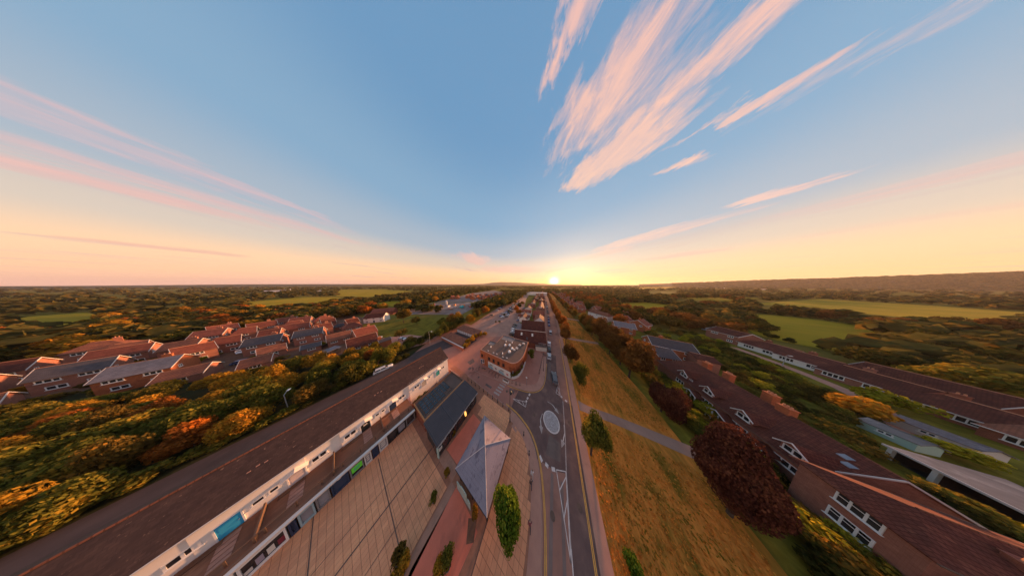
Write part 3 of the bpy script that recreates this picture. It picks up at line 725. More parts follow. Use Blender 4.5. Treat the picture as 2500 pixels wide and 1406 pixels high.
# triangular islands of paint
def tri(a, b, c_, w=.11):
    for p, q in ((a, b), (b, c_), (c_, a)): bar('road_marking', p, q, w)
    for t in (.30, .62):
        p = tuple(a[k] + (c_[k] - a[k]) * t for k in (0, 1)); q = tuple(b[k] + (c_[k] - b[k]) * (t - .22) for k in (0, 1)); bar('road_marking', p, q, w, z=.0045)
tri((1.7, 14.9), (3.25, 15.5), (3.3, 9.6))
tri((1.6, 27.7), (2.75, 27.7), (2.35, 31.5), .10)
tri((-6.1, 21.5), (-6.0, 20.4), (-10.0, 20.4), .10)
for p, q in (((-1.3, 14.9), (-.75, 14.5)), ((-.2, 14.6), (.35, 14.5)), ((.9, 14.6), (1.5, 14.8)), ((2.9, 27.6), (3.3, 27.4)), ((4.0, 27.1), (4.5, 26.9)), ((-5.7, 23.9), (-5.85, 23.3)), ((-6.0, 22.8), (-6.1, 22.2)), ((-6.15, 21.9), (-6.2, 21.4))):
    bar('give_way_bar', p, q, .42)
bar('centre_line', (3.42, 10.3), (3.5, 8.6), .12); bar('centre_line', (3.55, 6.0), (3.6, 3), .12)
def arrow(p, q, w=.18):
    bar('road_arrow', p, q, w); d = Vector((q[0] - p[0], q[1] - p[1])).normalized(); s = Vector((d.y, -d.x))
    paint('road_arrow_head', [Vector(q) + s * .42, Vector(q) - s * .42, Vector(q) + d * 1.1], 'line_faded')
for pts in ([(3.35, 21.6), (3.4, 20.2), (3.0, 18.9)], [(-.6, 24.4), (.7, 24.3), (1.5, 23.7)], [(-1.6, 21.2), (-1.9, 19.9), (-1.6, 18.8)]):
    bar('road_arrow', pts[0], pts[1], .16, 'line_faded'); arrow(pts[1], pts[2], .16)
for i in range(5):
    y = 19.2 + i * .85; bar('crossing_bar', (-16.1 + i * .12, y), (-14.1 + i * .12, y + .05), .42, 'line_faded')
# bays in the car park
bays = MB()
def bayrow(p0, p1, nb, l, side):
    d = Vector((p1[0] - p0[0], p1[1] - p0[1])); s = Vector((d.y, -d.x)).normalized() * side
    for i in range(nb + 1):
        p = Vector(p0) + d * (i / nb); q = p + s * l; e = d.normalized() * .06
        bays.poly([(*(p - e), .003), (*(p + e), .003), (*(q + e), .003), (*(q - e), .003)])
bayrow((-58, 47), (-80, 130), 34, 4.2, 1); bayrow((-43.5, 60), (-60, 130), 28, 4.2, 1); bayrow((-43.5, 60), (-60, 130), 28, 4.2, -1); bayrow((-26.5, 60), (-38, 120), 24, 4.2, -1)
o = bays.build('parking_bay_lines', M['line_faded']); o['kind'] = 'structure'

# green lawn with trees left, yard ground, construction ground
def poly_at(pts, z=0): return [at(x, y, z)[:2] for x, y in pts]
sheet('lawn', 'grass', [(-150, 4), (-132, 30), (-112, 42), (-82, 36), (-80, 20), (-88, 14), (-104, 8)], .02)
sheet('drive', 'footway', [(-104, 4), (-88, 19), (-72, 24), (-66, 20), (-70, 12), (-84, 8), (-92, 2)], .04)
sheet('yard_ground', 'rubble', [(-215, 38), (-150, 34), (-112, 52), (-96, 62), (-112, 100), (-150, 112), (-205, 72)], .02)
sheet('building_site_ground', 'rubble', [(-205, 78), (-150, 116), (-118, 108), (-128, 190), (-180, 300), (-330, 420), (-300, 240)], .01)
sheet('estate_ground', 'earth', [(-225, -75), (-150, -62), (-118, -44), (-100, -20), (-86, 0), (-96, 8), (-125, 10), (-160, 12), (-205, 4), (-235, -30)], .005)
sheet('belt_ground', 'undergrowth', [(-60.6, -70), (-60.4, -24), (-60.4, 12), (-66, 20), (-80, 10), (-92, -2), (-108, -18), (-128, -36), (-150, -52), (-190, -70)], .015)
sheet('garden_ground', 'grass', [(26, 20), (60, 20), (110, 55), (112, 100), (90, 112), (70, 108), (52, 112), (34, 96), (24, 66)], .015)
sheet('garden_lawn', 'grass', [(50, 47), (58, 50), (66, 62), (63, 74), (56, 72), (51, 62)], .03)
strip('garden_lane', M['footway'], smooth_line([(70, 53), (78, 62), (84, 71), (86.5, 84), (87, 94)], 3), smooth_line([(72.5, 52), (80, 60.5), (86.5, 70), (89, 84), (89.5, 94)], 3), .035)
FIELDS = []
def field(pts, mt='meadow', z=.03):
    P = poly_at(pts); FIELDS.append(P); return sheet('field', mt, P, z)
field([(1785, 764), (1880, 769), (2000, 781), (2120, 798), (2172, 822), (2110, 850), (2060, 862), (1900, 832), (1840, 814), (1805, 790)])
field([(1510, 741), (1570, 738), (1640, 745), (1600, 762), (1530, 754)])
field([(1830, 742), (2000, 730), (2050, 733), (2300, 748), (2500, 763), (2500, 803), (2350, 792), (2220, 776), (2100, 765), (2010, 752)])
field([(0, 778), (200, 763), (245, 767), (180, 801), (0, 798)])
field([(590, 738), (740, 725), (840, 726), (770, 741), (620, 749)])
field([(830, 707), (930, 707), (1010, 711), (900, 725), (820, 723)])
field([(1650, 726), (1700, 722), (1860, 728), (1800, 736), (1700, 733)])
field([(1560, 702), (1650, 700), (1640, 706), (1560, 707)])
field([(900, 742), (960, 735), (1000, 738), (960, 748)])
field([(1580, 712), (1640, 711), (1660, 716), (1590, 717)], 'grass')
sheet('track', 'kerb', poly_at([(2225, 777), (2360, 786), (2360, 788), (2225, 779)]), .06)

# ================================================================== WHITE TERRACE over the shops
DK = 2.6; WX = -35.7; EA = 6.6; RX = -40.2; RZ = 9.0; BX = -45.0
ter = thing('terrace', 'long white rendered terrace with dark lichen-specked tile roof above the shops', 'terrace', (-40, 0, 0))
T = Matrix.Translation((40, 0, 0))   # world -> local
def TL(p): return (p[0] + 40, p[1], p[2])
steps = [(-45, -20, 0.0), (-20, -10.4, .02), (-10.4, -5.2, .06), (-5.2, -2.6, .02), (-2.6, 6.2, .14), (6.2, 16.0, .30)]
for (y0, y1, dx) in steps:
    mb = MB(); x = WX + dx
    mb.box(BX, x, y0, y1, .0, EA)
    mb.build('wall', M['render'], ter, (40, 0, 0))
gb = MB(); gb.poly([(BX, 16.03, EA - .05), (WX + .3, 16.03, EA - .05), (RX, 16.03, RZ - .12)]); gb.poly([(BX, 16.03, EA - .05), (RX, 16.03, RZ - .12), (WX + .3, 16.03, EA - .05)]); gb.build('gable', M['render'], ter, (40, 0, 0))
rf = MB(); k1 = (RZ - EA) / (WX - RX)
rf.slab([(WX + .62, -45, EA - .32 * k1), (WX + .62, 16.25, EA - .32 * k1), (RX, 16.25, RZ), (RX, -45, RZ)], .14)
k2 = (RZ - EA) / (RX - BX)
rf.slab([(RX, -45, RZ), (RX, 16.25, RZ), (BX - .35, 16.25, EA - .35 * k2), (BX - .35, -45, EA - .35 * k2)], .14)
ro = rf.build('roof', M['tile_brown'], ter, (40, 0, 0))
MB().cyl((RX, -45, RZ + .02), (RX, 16.25, RZ + .02), .13, n=6).build('ridge_tiles', M['tile_rust'], ro)
MB().box(WX + .60, WX + .72, -45, 16.2, EA - .30, EA - .19).build('gutter', M['offwhite'], ro)
for y in (-22.5, -8.2, 1.5, 9.2):     # small rows of roof vents
    for i in range(3):
        yy = y + i * .42; xx = -37.6 - .12 * (i % 2); zz = RZ - (xx - RX) * k1
        MB().box(xx - .09, xx + .09, yy - .10, yy + .10, zz - .05, zz + .10).build('roof_vent', M['kerb'], ro)
def wallx(y):
    for (a_, b_, dx) in steps:
        if a_ <= y <= b_: return WX + dx
    return WX
F96 = .96
for y in (14.9, 13.0, 9.7, 7.8, 5.0, 3.2, -.1, -1.8, -4.5, -6.3, -9.5, -11.2, -14.5, -17.0):
    y *= F96
    window(ter, (wallx(y) + 40, y, 6.12), pi / 2, 1.05, .62, 2, 1, 'offwhite', 'glass', sill=False)
for y, w in ((14.9, 1.0), (11.0, .5), (8.0, 1.1), (5.1, 1.1), (2.1, .5), (1.3, .55), (-1.8, 1.25), (-4.5, 1.2), (-7.4, .55), (-8.2, .65), (-11.1, 1.15), (-15.5, 1.1)):
    y *= F96
    window(ter, (wallx(y) + 40, y, 4.12), pi / 2, w, .85 if w > .9 else .55, 2 if w > .9 else 1, 1, 'white', 'glass')
for y, c, porch in ((13.3, 'teal', 1), (9.6, 'beige', 1), (3.5, 'navy', 1), (-.2, 'blackdoor', 1), (-6.1, 'pale', 1), (-9.5, 'cyan', 0), (-13.2, 'pale', 0)):
    y *= F96; x = wallx(y) + 40
    d = door(ter, (x, y, DK + .02), pi / 2, 1.0, 1.95, c)
    d['label'] = {'teal': 'teal painted front door', 'beige': 'beige front door', 'navy': 'navy blue front door', 'blackdoor': 'black front door with pale letter plate', 'pale': 'pale pink front door', 'cyan': 'bright cyan blue front door'}[c]
    if c == 'blackdoor': MB().box(-.22, .22, -.075, -.05, 1.1, 1.45).build('door_plate', M['offwhite'], d)
    if porch:
        mb = MB(); mb.slab([(x, y, 5.15), (x + .75, y, 5.02), (x + .75, y + .85, 4.72), (x, y + .85, 4.78)], .07); mb.slab([(x + .75, y, 5.02), (x, y, 5.15), (x, y - .85, 4.78), (x + .75, y - .85, 4.72)], .07)
        po = mb.build('porch_canopy', M['render'], ter)

# ------------------------------------------------------------------ shop row with roof deck
sh = thing('shop_row', 'single-storey parade of shops with brown roof deck under the white terrace', 'shops', (-31, -8, 0))
sx, sy = 31, 8
def SH(name, mb, mt): return mb.build(name, M[mt] if isinstance(mt, str) else mt, sh, (sx, sy, 0))
SH('deck', MB().box(-36, -30.75, -45, 5.7, .0, DK), 'deck')
SH('parapet', MB().box(-30.75, -30.45, -45, 5.7, DK - .35, 3.05), 'timber')
SH('fascia', MB().box(-30.45, -29.95, -45, 5.7, 2.72, 2.95), 'offwhite')
SH('gutter', MB().box(-30.70, -30.50, -45, 5.7, 3.052, 3.10), 'drain')
bays_ = [(4.2, 5.6, 'grey', 'glass'), (2.9, 4.1, 'blackdoor', 'glass_pale'), (1.7, 2.8, 'blackdoor', 'glass'), (.6, 1.6, 'offwhite', 'glass_pale'), (-.1, .5, 'blue', 'navy'), (-.9, -.2, 'offwhite', 'glass_pale'), (-2.2, -1.0, 'green_sign', 'glass'), (-3.6, -2.3, 'navy', 'navy'),
         (-4.6, -3.7, 'grey', 'glass_pale'), (-5.6, -4.7, 'lightblue', 'glass_pale'), (-6.1, -5.7, 'blue', 'blue'), (-8.2, -6.2, 'white', 'glass'), (-9.3, -8.3, 'white', 'glass'), (-11.4, -9.4, 'white', 'glass'), (-12.8, -11.5, 'white', 'ivory'), (-15.5, -12.9, 'white', 'glass'), (-19, -15.6, 'white', 'glass')]
for (y0, y1, fr, gl) in bays_:
    mb = MB(); mb.box(-30.6, -30.32, y0, y1, 0.08, .45); mb.box(-30.6, -30.32, y0, y1, 2.1, 2.70)
    mb.box(-30.6, -30.30, y0, y0 + .12, .45, 2.1); mb.box(-30.6, -30.30, y1 - .12, y1, .45, 2.1)
    f = SH('shopfront', mb, fr if fr != 'green_sign' else 'grey')
    MB().box(-30.58, -30.42, y0 + .12, y1 - .12, .45, 2.1).build('shop_window', M[gl], f)
    if fr == 'green_sign':
        MB().box(-30.40, -30.36, y0 + .15, y1 - .12, .95, 2.0).build('window_poster', M['green_sign'], f)
        for kk in range(2): MB().box(-30.36, -30.35, y0 + .35, y1 - .35, 1.25 + kk * .3, 1.38 + kk * .3).build('poster_lettering', M['green_text'] if 'green_text' in M else M['teal'], f)
    if fr == 'navy':
        c_ = (-30.31, (y0 + y1) / 2, 2.4); MB().cyl((c_[0] - .01, c_[1], c_[2]), (c_[0] + .02, c_[1], c_[2]), .17, n=14).build('shop_emblem', M['offwhite'], f)
    if fr == 'offwhite': 
        for kk in range(3): MB().box(-30.41, -30.39, y0 + .2, y1 - .25, .8 + kk * .4, 1.0 + kk * .4).build('window_notice', M['ivory'], f)
    if fr == 'white' and gl == 'glass':
        rr_ = random.Random(int(y0 * 10))
        for q in range(4):
            yy = y0 + .3 + (y1 - y0 - .6) * q / 3; MB().box(-30.41, -30.39, yy - .16, yy + .16, .6, 1.0 + rr_.random() * .5).build('window_display', M[rr_.choice(['pink', 'ivory', 'lilac', 'offwhite', 'yellow', 'maroon'])], f)
for y in (5.0, 9.4):
    pass
# roof-deck gardens: paths, plots and dividers
for y in (13.3, 9.6, 3.5, -.2, -6.1, -9.5):
    y *= F96
    for i in range(5):
        z0 = DK if y < 5.5 else .09
        MB().box(WX + .45 + i * .62, WX + .95 + i * .62, y - .45, y + .45, z0 + .0, z0 + .05).build('stepping_slab', M['kerb'], sh, (sx, sy, 0))
for y in (1.5, -3.3, -7.6, -11.6):
    SH('divider', MB().box(WX + .35, -31.4, y - .06, y + .06, DK, DK + .75), 'timber')
    SH('planting_strip', MB().box(WX + .34, WX + .85, y + .6, y + 2.2, DK, DK + .12), 'earth')
SH('rail', MB().box(-31.55, -31.47, -30, 5.6, DK + .82, DK + .90), 'timber')
for i in range(24): SH('rail_post', MB().box(-31.56, -31.46, -30 + i * 1.52, -29.9 + i * 1.52, DK, DK + .82), 'timber')

# forecourt of the last cottages
tag(MB().box(-36, -32.05, 5.72, 16.6, -.02, .10).build('forecourt', M['footway']), kind='structure')
for (y0, y1, k) in ((10.6, 12.2, 'earth'), (14.0, 15.6, 'earth')):
    tag(MB().box(-35.2, -33.3, y0, y1, .09, .16).build('planting_bed', M[k]), kind='structure')
shrub(-34.2, 7.3, 1.2, 1.1, 'dark', 'low dark green hedge bush in front of the white cottages, beside the navy door', None, 'hedge_bush'); shrub(-34.0, 8.6, 1.2, 1.1, 'dark', 'low dark green hedge bush in front of the white cottages, nearer the beige door', None, 'hedge_bush')
w_ = thing('garden_wall', 'low brick wall along the side street by the white terrace end', 'wall', (-32, 16.7, 0))
MB().box(-4, 2.2, -.12, .12, -.02, .9).build('wall_body', M['brick_red'], w_); MB().box(-4.06, 2.26, -.18, .18, .9, .98).build('coping', M['kerb'], w_)

# ------------------------------------------------------------------ flat-roofed unit with glazed grid
fl = thing('flat_roof_shop', 'flat-roofed shop with dark glazed grid and timber edge painted with orange sunset reflection', 'shop', (-28.9, 10.7, 0))
def FL(n_, mb, m_): return mb.build(n_, M[m_], fl, (28.9, -10.7, 0))
FL('wall', MB().box(-31.9, -25.4, 5.9, 15.5, .0, 2.75), 'brick_red')
FL('roof_deck', MB().box(-31.7, -25.6, 6.1, 15.3, 2.70, 2.86), 'felt')
for (a_, b_, c_, d_, mt) in ((-31.9, -31.7, 5.9, 15.5, 'timber'), (-25.6, -25.2, 5.9, 15.5, 'fascia_sunset_tint'), (-31.7, -25.6, 5.9, 6.1, 'fascia_sunset_tint'), (-31.7, -25.6, 15.3, 15.5, 'timber')):
    FL('parapet', MB().box(a_, b_, c_, d_, 2.75, 3.15), mt)
for i in range(5):
    for j in range(7):
        x, y = -31.2 + i * .95, 6.6 + j * .86
        if i >= 4 and j > 4: continue
        p = FL('roof_pane', MB().box(x, x + .82, y, y + .72, 2.84, 2.92), 'glass')
for i in range(6): FL('glazing_bar', MB().box(-31.31 + i * .95, -31.24 + i * .95, 6.5, 12.6, 2.86, 2.97), 'timber')
for j in range(8): FL('glazing_bar', MB().box(-31.3, -26.5, 6.49 + j * .86, 6.56 + j * .86, 2.86, 2.965), 'timber')
FL('shop_sign', MB().box(-25.22, -25.12, 12.2, 15.2, 2.35, 2.74), 'black_clad_shade')

# ------------------------------------------------------------------ black shop with grey metal roof
bs = thing('black_shop', 'black-clad shop with grey metal sloping roof in three bays', 'shop', (-21.3, 10.3, 0))
def BS(n_, mb, m_, p=None): return mb.build(n_, M[m_], p or bs, (21.3, -10.3, 0) if p is None else (0, 0, 0))
BS('wall', MB().box(-23.9, -19.0, 5.75, 14.8, .0, 3.25), 'black_clad_shade')
rfm = MB(); rfm.slab([(-24.2, 5.45, 4.25), (-18.65, 5.45, 3.55), (-18.65, 15.05, 3.55), (-24.2, 15.05, 4.25)], .30)
br = BS('roof', rfm, 'metal_roof')
for y in (5.5, 8.62, 11.78, 14.95):
    s_ = MB(); s_.slab([(-24.15, y, 4.31), (-18.70, y, 3.62), (-18.70, y + .12, 3.62), (-24.15, y + .12, 4.31)], .12); s_.build('roof_seam', M['metal_seam'], br)
rb = MB()
for i in range(60):
    y = 5.65 + i * .156
    if min(abs(y - q) for q in (5.55, 8.68, 11.84, 15.0)) < .15: continue
    rb.slab([(-24.05, y, 4.262), (-18.75, y, 3.592), (-18.75, y + .035, 3.592), (-24.05, y + .035, 4.262)], .03)
o = rb.build('roof_ribs', M['metal_seam'], br); o['kind'] = 'stuff'
MB().box(-18.66, -18.52, 5.45, 15.05, 3.20, 3.32).build('gutter', M['steel'], br)
for (y0, y1) in ((6.0, 7.4), (7.7, 9.1), (9.4, 10.8), (11.1, 12.5), (12.8, 14.4)):
    w_ = BS('shop_window', MB().box(-19.02, -18.93, y0, y1, .5, 2.2), 'glass')
for (y0, y1, z0, z1, mt) in ((6.05, 7.05, 2.55, 3.05, 'white'), (5.8, 6.3, 1.5, 2.1, 'ivory'), (7.6, 9.2, 2.6, 2.85, 'offwhite'), (9.9, 10.9, 2.6, 2.85, 'offwhite'), (13.4, 14.1, 2.5, 3.05, 'white')):
    s_ = BS('shop_sign', MB().box(-18.98, -18.84, y0, y1, z0, z1), mt)
    for kk in range(2): BS('sign_lettering', MB().box(-18.84, -18.832, y0 + .12, y1 - .12, z0 + (z1 - z0) * (.22 + .38 * kk), z0 + (z1 - z0) * (.40 + .38 * kk)), 'grey')
sg = MB(); nn = 20
for i in range(nn):
    t0, t1 = 2 * pi * i / nn, 2 * pi * (i + 1) / nn
    A = lambda t, y: (-18.35 + .32 * cos(t), y, 2.55 + .62 * sin(t))
    sg.poly([A(t0, 11.0), A(t1, 11.0), A(t1, 11.16), A(t0, 11.16)])
sg.poly([(-18.35 + .32 * cos(2 * pi * i / nn), 11.0, 2.55 + .62 * sin(2 * pi * i / nn)) for i in range(nn)]); sg.poly([(-18.35 + .32 * cos(-2 * pi * i / nn), 11.16, 2.55 + .62 * sin(-2 * pi * i / nn)) for i in range(nn)])
BS('projecting_sign', sg, 'lamp_amber'); BS('sign_bracket', MB().box(-18.95, -18.6, 11.05, 11.11, 2.95, 3.0), 'black')
BS('corner_board', MB().box(-19.4, -18.85, 5.6, 5.74, .1, 2.6), 'mint'); BS('corner_panel', MB().box(-20.6, -19.7, 5.62, 5.74, .3, 2.2), 'glass')

# ------------------------------------------------------------------ hipped slate pavilion
pa = thing('pavilion', 'open pavilion with hipped grey slate roof beside the plaza', 'pavilion', (-10.25, 9.35, .1))
x0, x1, y0, y1, ez, pz = -3.5, 3.5, -3.4, 3.4, 2.95, 4.55
M['slate_pav2'] = M['slate_pav']
cor = [(x0, y0), (x1, y0), (x1, y1), (x0, y1)]
hips = []
for i in range(4):
    p, q = cor[i], cor[(i + 1) % 4]
    r_ = MB()
    # overlapping courses of slates up each face
    nC = 11
    for k in range(nC):
        t0, t1 = k / nC, (k + 1) / nC + .004
        L0 = lambda c_, t: (c_[0] * (1 - t), c_[1] * (1 - t))
        a0, b0, a1, b1 = L0(p, t0), L0(q, t0), L0(p, t1), L0(q, t1)
        zf = lambda t: ez + (pz - ez) * t
        r_.poly([(*a0, zf(t0) + .03), (*b0, zf(t0) + .03), (*b1, zf(t1)), (*a1, zf(t1))])
        r_.poly([(*a0, zf(t0) - .01), (*b0, zf(t0) - .01), (*b0, zf(t0) + .03), (*a0, zf(t0) + .03)])
    r_.build('roof_face', M['slate_pav'], pa)
    cA = (p[0], p[1], ez + .04); MB().tube([cA, (0, 0, pz + .04)], [.05, .05], 5).build('hip_flashing', M['lead'], pa)
MB().box(x0 + .05, x1 - .05, y0 + .05, y1 - .05, ez - .16, ez - .02).build('soffit', M['timber'], pa)
fa = MB(); fa.box(x0, x1, y0 - .03, y0 + .05, ez - .18, ez); fa.box(x0, x1, y1 - .05, y1 + .03, ez - .18, ez); fa.box(x0 - .03, x0 + .05, y0 + .05, y1 - .05, ez - .18, ez); fa.box(x1 - .05, x1 + .03, y0 + .05, y1 - .05, ez - .18, ez); fa.build('fascia', M['black_clad_shade'], pa)
for (x, y) in ((-3.0, -2.9), (3.0, -2.9), (3.0, 2.9), (-3.0, 2.9), (0, -2.9), (0, 2.9)):
    MB().box(x - .1, x + .1, y - .1, y + .1, -.02, ez - .16).build('post', M['timber_dark'], pa)
MB().poly([(0, 0, pz + .12), (.08, 0, pz), (0, .08, pz)]).poly([(0, 0, pz + .12), (0, -.08, pz), (.08, 0, pz)]).build('finial', M['lead'], pa)
kb = thing('notice_board', 'pale green curved-top display boards under the pavilion edge', 'display board', (-12.0, 5.75, .1))
def board(x, w, h):
    mb = MB(); n_ = 8; pts = [(-w / 2, 0), (w / 2, 0), (w / 2, h - .25)] + [(w / 2 * cos(t), h - .25 + .25 * sin(t)) for t in [pi * i / n_ for i in range(1, n_)]] + [(-w / 2, h - .25)]
    mb.poly([(x + p, -.03, z) for p, z in pts]); mb.poly([(x + p, .03, z) for p, z in reversed(pts)])
    for i in range(len(pts)):
        a_, b_ = pts[i], pts[(i + 1) % len(pts)]; mb.poly([(x + a_[0], -.03, a_[1]), (x + a_[0], .03, a_[1]), (x + b_[0], .03, b_[1]), (x + b_[0], -.03, b_[1])])
    mb.build('board_panel', M['mint'], kb)
board(-.7, .9, 1.7); board(.55, 1.5, 2.1); board(1.75, .7, 1.5)
MB().box(-1.2, 2.1, -.05, .05, -.02, .12).build('plinth', M['concrete'], kb)

def onY(px, py, Y):
    u = at(px, py, CAM_H - 1); d = Y / u[1]; return (u[0] * d, Y, CAM_H - d)
def onX(px, py, X):
    u = at(px, py, CAM_H - 1); d = X / u[0]; return (X, u[1] * d, CAM_H - d)

# ------------------------------------------------------------------ orange brick corner building
pb = thing('corner_building', 'orange brick corner building with flat dark roof and rounded end', 'building', (-19, 31, .09))
OX, OY = 19, -31
def PB(n_, mb, m_, p=None): return mb.build(n_, M[m_], p or pb, (OX, OY, -.09) if p is None else (0, 0, 0))
curve = [(-13.7, 24.9), (-12.6, 25.05), (-11.7, 25.6), (-10.9, 26.6), (-10.4, 28.0), (-10.1, 30.0), (-10.2, 33.0), (-10.5, 36.0), (-10.9, 39.1)]
curve = smooth_line(curve, 3)
back = [(-24.7, 38.9), (-24.3, 31.8), (-28.1, 31.6), (-27.8, 24.9)]
outline = curve + back
inner_c = [(p[0] - 1.5 if p[0] > -13 else p[0], p[1] + (1.5 if p[1] < 27 else 0)) for p in curve if p[1] < 33]
lower = [(-13.7, 24.9), (-13.7, 26.6), (-12.4, 27.6), (-11.9, 29.5), (-11.7, 33.4), (-10.25, 33.5)] + [p for p in curve if p[1] > 33.6] + back
PB('wall', MB().prism(lower, .0, 4.75), 'brick_orange')
PB('upper_band', MB().prism(outline, 4.752, 6.25), 'brick_orange')
PB('roof_deck', MB().prism([(p[0] * .975 - .48, p[1] * .985 + .47) for p in outline], 6.1, 6.27), 'felt')
rim = MB()
cl = outline + [outline[0]]
A, B = cl, offset(cl, .28)
for i in range(len(A) - 1):
    if (A[i][0] - A[i + 1][0]) ** 2 + (A[i][1] - A[i + 1][1]) ** 2 < 1e-6: continue
cop = [p for p in outline]
ins = [(p[0] + (-19 - p[0]) * .022, p[1] + (31.5 - p[1]) * .03) for p in outline]
for i in range(len(cop)):
    j = (i + 1) % len(cop)
    rim.poly([(*cop[i], 6.42), (*cop[j], 6.42), (*ins[j], 6.42), (*ins[i], 6.42)]); rim.poly([(*cop[i], 6.24), (*cop[j], 6.24), (*cop[j], 6.42), (*cop[i], 6.42)]); rim.poly([(*ins[j], 6.2), (*ins[i], 6.2), (*ins[i], 6.42), (*ins[j], 6.42)])
PB('coping', rim, 'kerb')
PB('roof_patch', MB().box(-24.0, -17.5, 35.4, 38.4, 6.271, 6.285), 'felt_grey'); PB('roof_patch', MB().box(-27.4, -24.6, 29.2, 31.2, 6.271, 6.285), 'felt_grey')
for (px, py) in ((1177, 867), (1194, 875), (1205, 880), (1217, 886), (1229, 891)):
    q = onY(px, py, 24.88); window(pb, (q[0] + OX, 24.9 + OY, min(4.35, q[2]) - .09), 0, .95, 1.15, 2, 2, 'timber_dark', 'glass')
for q in ((-26.2, 1.6), (-26.6, 1.6)):
    pass
window(pb, (-26.3 + OX, 24.9 + OY, 1.6), 0, 1.3, 1.7, 2, 2, 'offwhite', 'glass'); door(pb, (-27.2 + OX, 24.9 + OY, 0), 0, .8, 2.0, 'navy')
for (x, y, s, k) in ((-17.8, 33.0, .55, 0), (-15.8, 31.5, .55, 0), (-19.6, 32.0, .5, 0), (-16.0, 29.4, .6, 0), (-14.0, 32.6, .5, 1), (-14.6, 31.2, .45, 1), (-13.6, 35.0, .5, 1), (-12.4, 36.8, .5, 1)):
    if k == 0: m_ = MB().lathe([(s, 0), (s, .25), (s * .8, .5), (s * .35, .66), (.01, .7)], (x, y, 6.27), 14); PB('roof_dome', m_, 'white')
    else: m_ = MB().box(x - s, x + s, y - s * .7, y + s * .7, 6.27, 6.7).cyl((x, y, 6.7), (x, y, 6.82), s * .5, n=10); PB('roof_fan', m_, 'offwhite')
for (x, y) in ((-24.5, 28.0), (-17.9, 27.2), (-17.4, 34.8), (-20.4, 34.2)):
    PB('roof_pipe', MB().tube([(x, y, 6.27), (x, y, 6.9), (x + .2, y - .35, 7.05), (x + .3, y - .7, 6.95)], [.16, .16, .17, .17], 8), 'white')
for (x, y) in ((-24.2, 25.9), (-21.5, 26.0), (-20.0, 26.1), (-17.0, 26.0), (-15.4, 26.3)): PB('roof_fitting', MB().box(x - .3, x + .3, y - .1, y + .1, 6.27, 6.5), 'offwhite')
# hoarding along the front
q0 = onY(1191.5, 884.5, 24.7); q1 = onY(1243, 914, 24.7)
hx0, hx1 = q0[0], -13.1
hb = PB('hoarding', MB().box(hx0, hx1, 24.66, 24.80, .35, 2.9), 'ivory')
hw = (hx1 - hx0) / 2
for i in range(2):
    a_ = hx0 + i * hw
    g1 = MB().poly([(a_ + .15, 24.652, .5), (a_ + hw * .55, 24.652, .5), (a_ + hw * .42, 24.652, 1.5), (a_ + .15, 24.652, 1.7)]); g1.build('banner_wash', M['lightblue'], hb)
    for k in range(4): MB().box(a_ + .3 + k * .55, a_ + .72 + k * .55, 24.645, 24.651, .62, .82).build('banner_lettering', M['tealtext'], hb)
    em = MB()
    for k in range(5): em.poly([(a_ + .9 + k * .3, 24.648, 1.85 + .12 * (k % 2)), (a_ + 1.15 + k * .3, 24.648, 1.75), (a_ + 1.2 + k * .3, 24.648, 2.05 + .1 * (k % 3)), (a_ + .95 + k * .3, 24.648, 2.2)])
    em.build('banner_emblem', M['black'], hb)
    fg = MB(); cx_, cz_ = a_ + hw * .76, 1.5
    for k in range(7):
        t = 2 * pi * k / 7 + i * .4; l_ = (.75, .5, .62)[k % 3]
        fg.poly([(cx_, 24.649, cz_), (cx_ + .22 * cos(t - .4), 24.649, cz_ + .3 * sin(t - .4)), (cx_ + l_ * cos(t), 24.649, cz_ + l_ * sin(t)), (cx_ + .22 * cos(t + .4), 24.649, cz_ + .3 * sin(t + .4))])
    fg.build('banner_figure', M['red' if i else 'maroon'], hb)
PB('hoarding_return', MB().box(-13.2, -13.05, 24.66, 27.2, .35, 1.3), 'offwhite')
# low curved planted wall
pl = [p for p in curve if p[1] < 36]
lw = MB(); A, B = offset(pl, -.0), offset(pl, -.35)
for i in range(len(A) - 1):
    lw.poly([(*A[i], .9), (*A[i + 1], .9), (*B[i + 1], .9), (*B[i], .9)]); lw.poly([(*A[i], 0), (*A[i + 1], 0), (*A[i + 1], .9), (*A[i], .9)]); lw.poly([(*B[i + 1], 0), (*B[i], 0), (*B[i], .9), (*B[i + 1], .9)])
PB('terrace_wall', lw, 'offwhite')
for i, t in enumerate((3, 6, 9, 12, 15)):
    p = B[min(t, len(B) - 1)]; shrub(p[0] - .3, p[1] + .2, 1.9, .6, 'green', 'terrace planting along the rounded corner of the orange brick building', 'terrace plants', 'terrace_plant', 300)
PB('corner_lamp', MB().box(-11.1, -10.5, 38.7, 39.2, 5.2, 6.2), 'orange')

# ------------------------------------------------------------------ halls behind
ANG = R(15)
h1 = house('red_roof_hall', 'long dark red tiled roof with two skylights behind the orange brick building', 'hall', -12.6, 48.2, ANG, 17.2, 9.2, 3.3, 7.2, 'brick_red', 'tile_dark', over=.35, ridge='offwhite', barge=None)
for (u, m_) in ((-4.6, 'ivory'), (1.5, 'ivory'), (-1.4, 'slate')):
    s = MB(); yy0, yy1 = (-1.2, -2.3) if m_ == 'ivory' else (-2.9, -3.9); zf = lambda y: 7.2 + y * (3.9 / 4.6)
    s.slab([(u - .45, yy1, zf(yy1) + .1), (u + .45, yy1, zf(yy1) + .1), (u + .45, yy0, zf(yy0) + .1), (u - .45, yy0, zf(yy0) + .1)], .12); s.build('skylight', M[m_], h1)
gt = MB(); gt.box(4.6, 8.5, -4.66, -4.60, .9, 3.3); g_ = gt.build('timbered_bay', M['white'], h1)
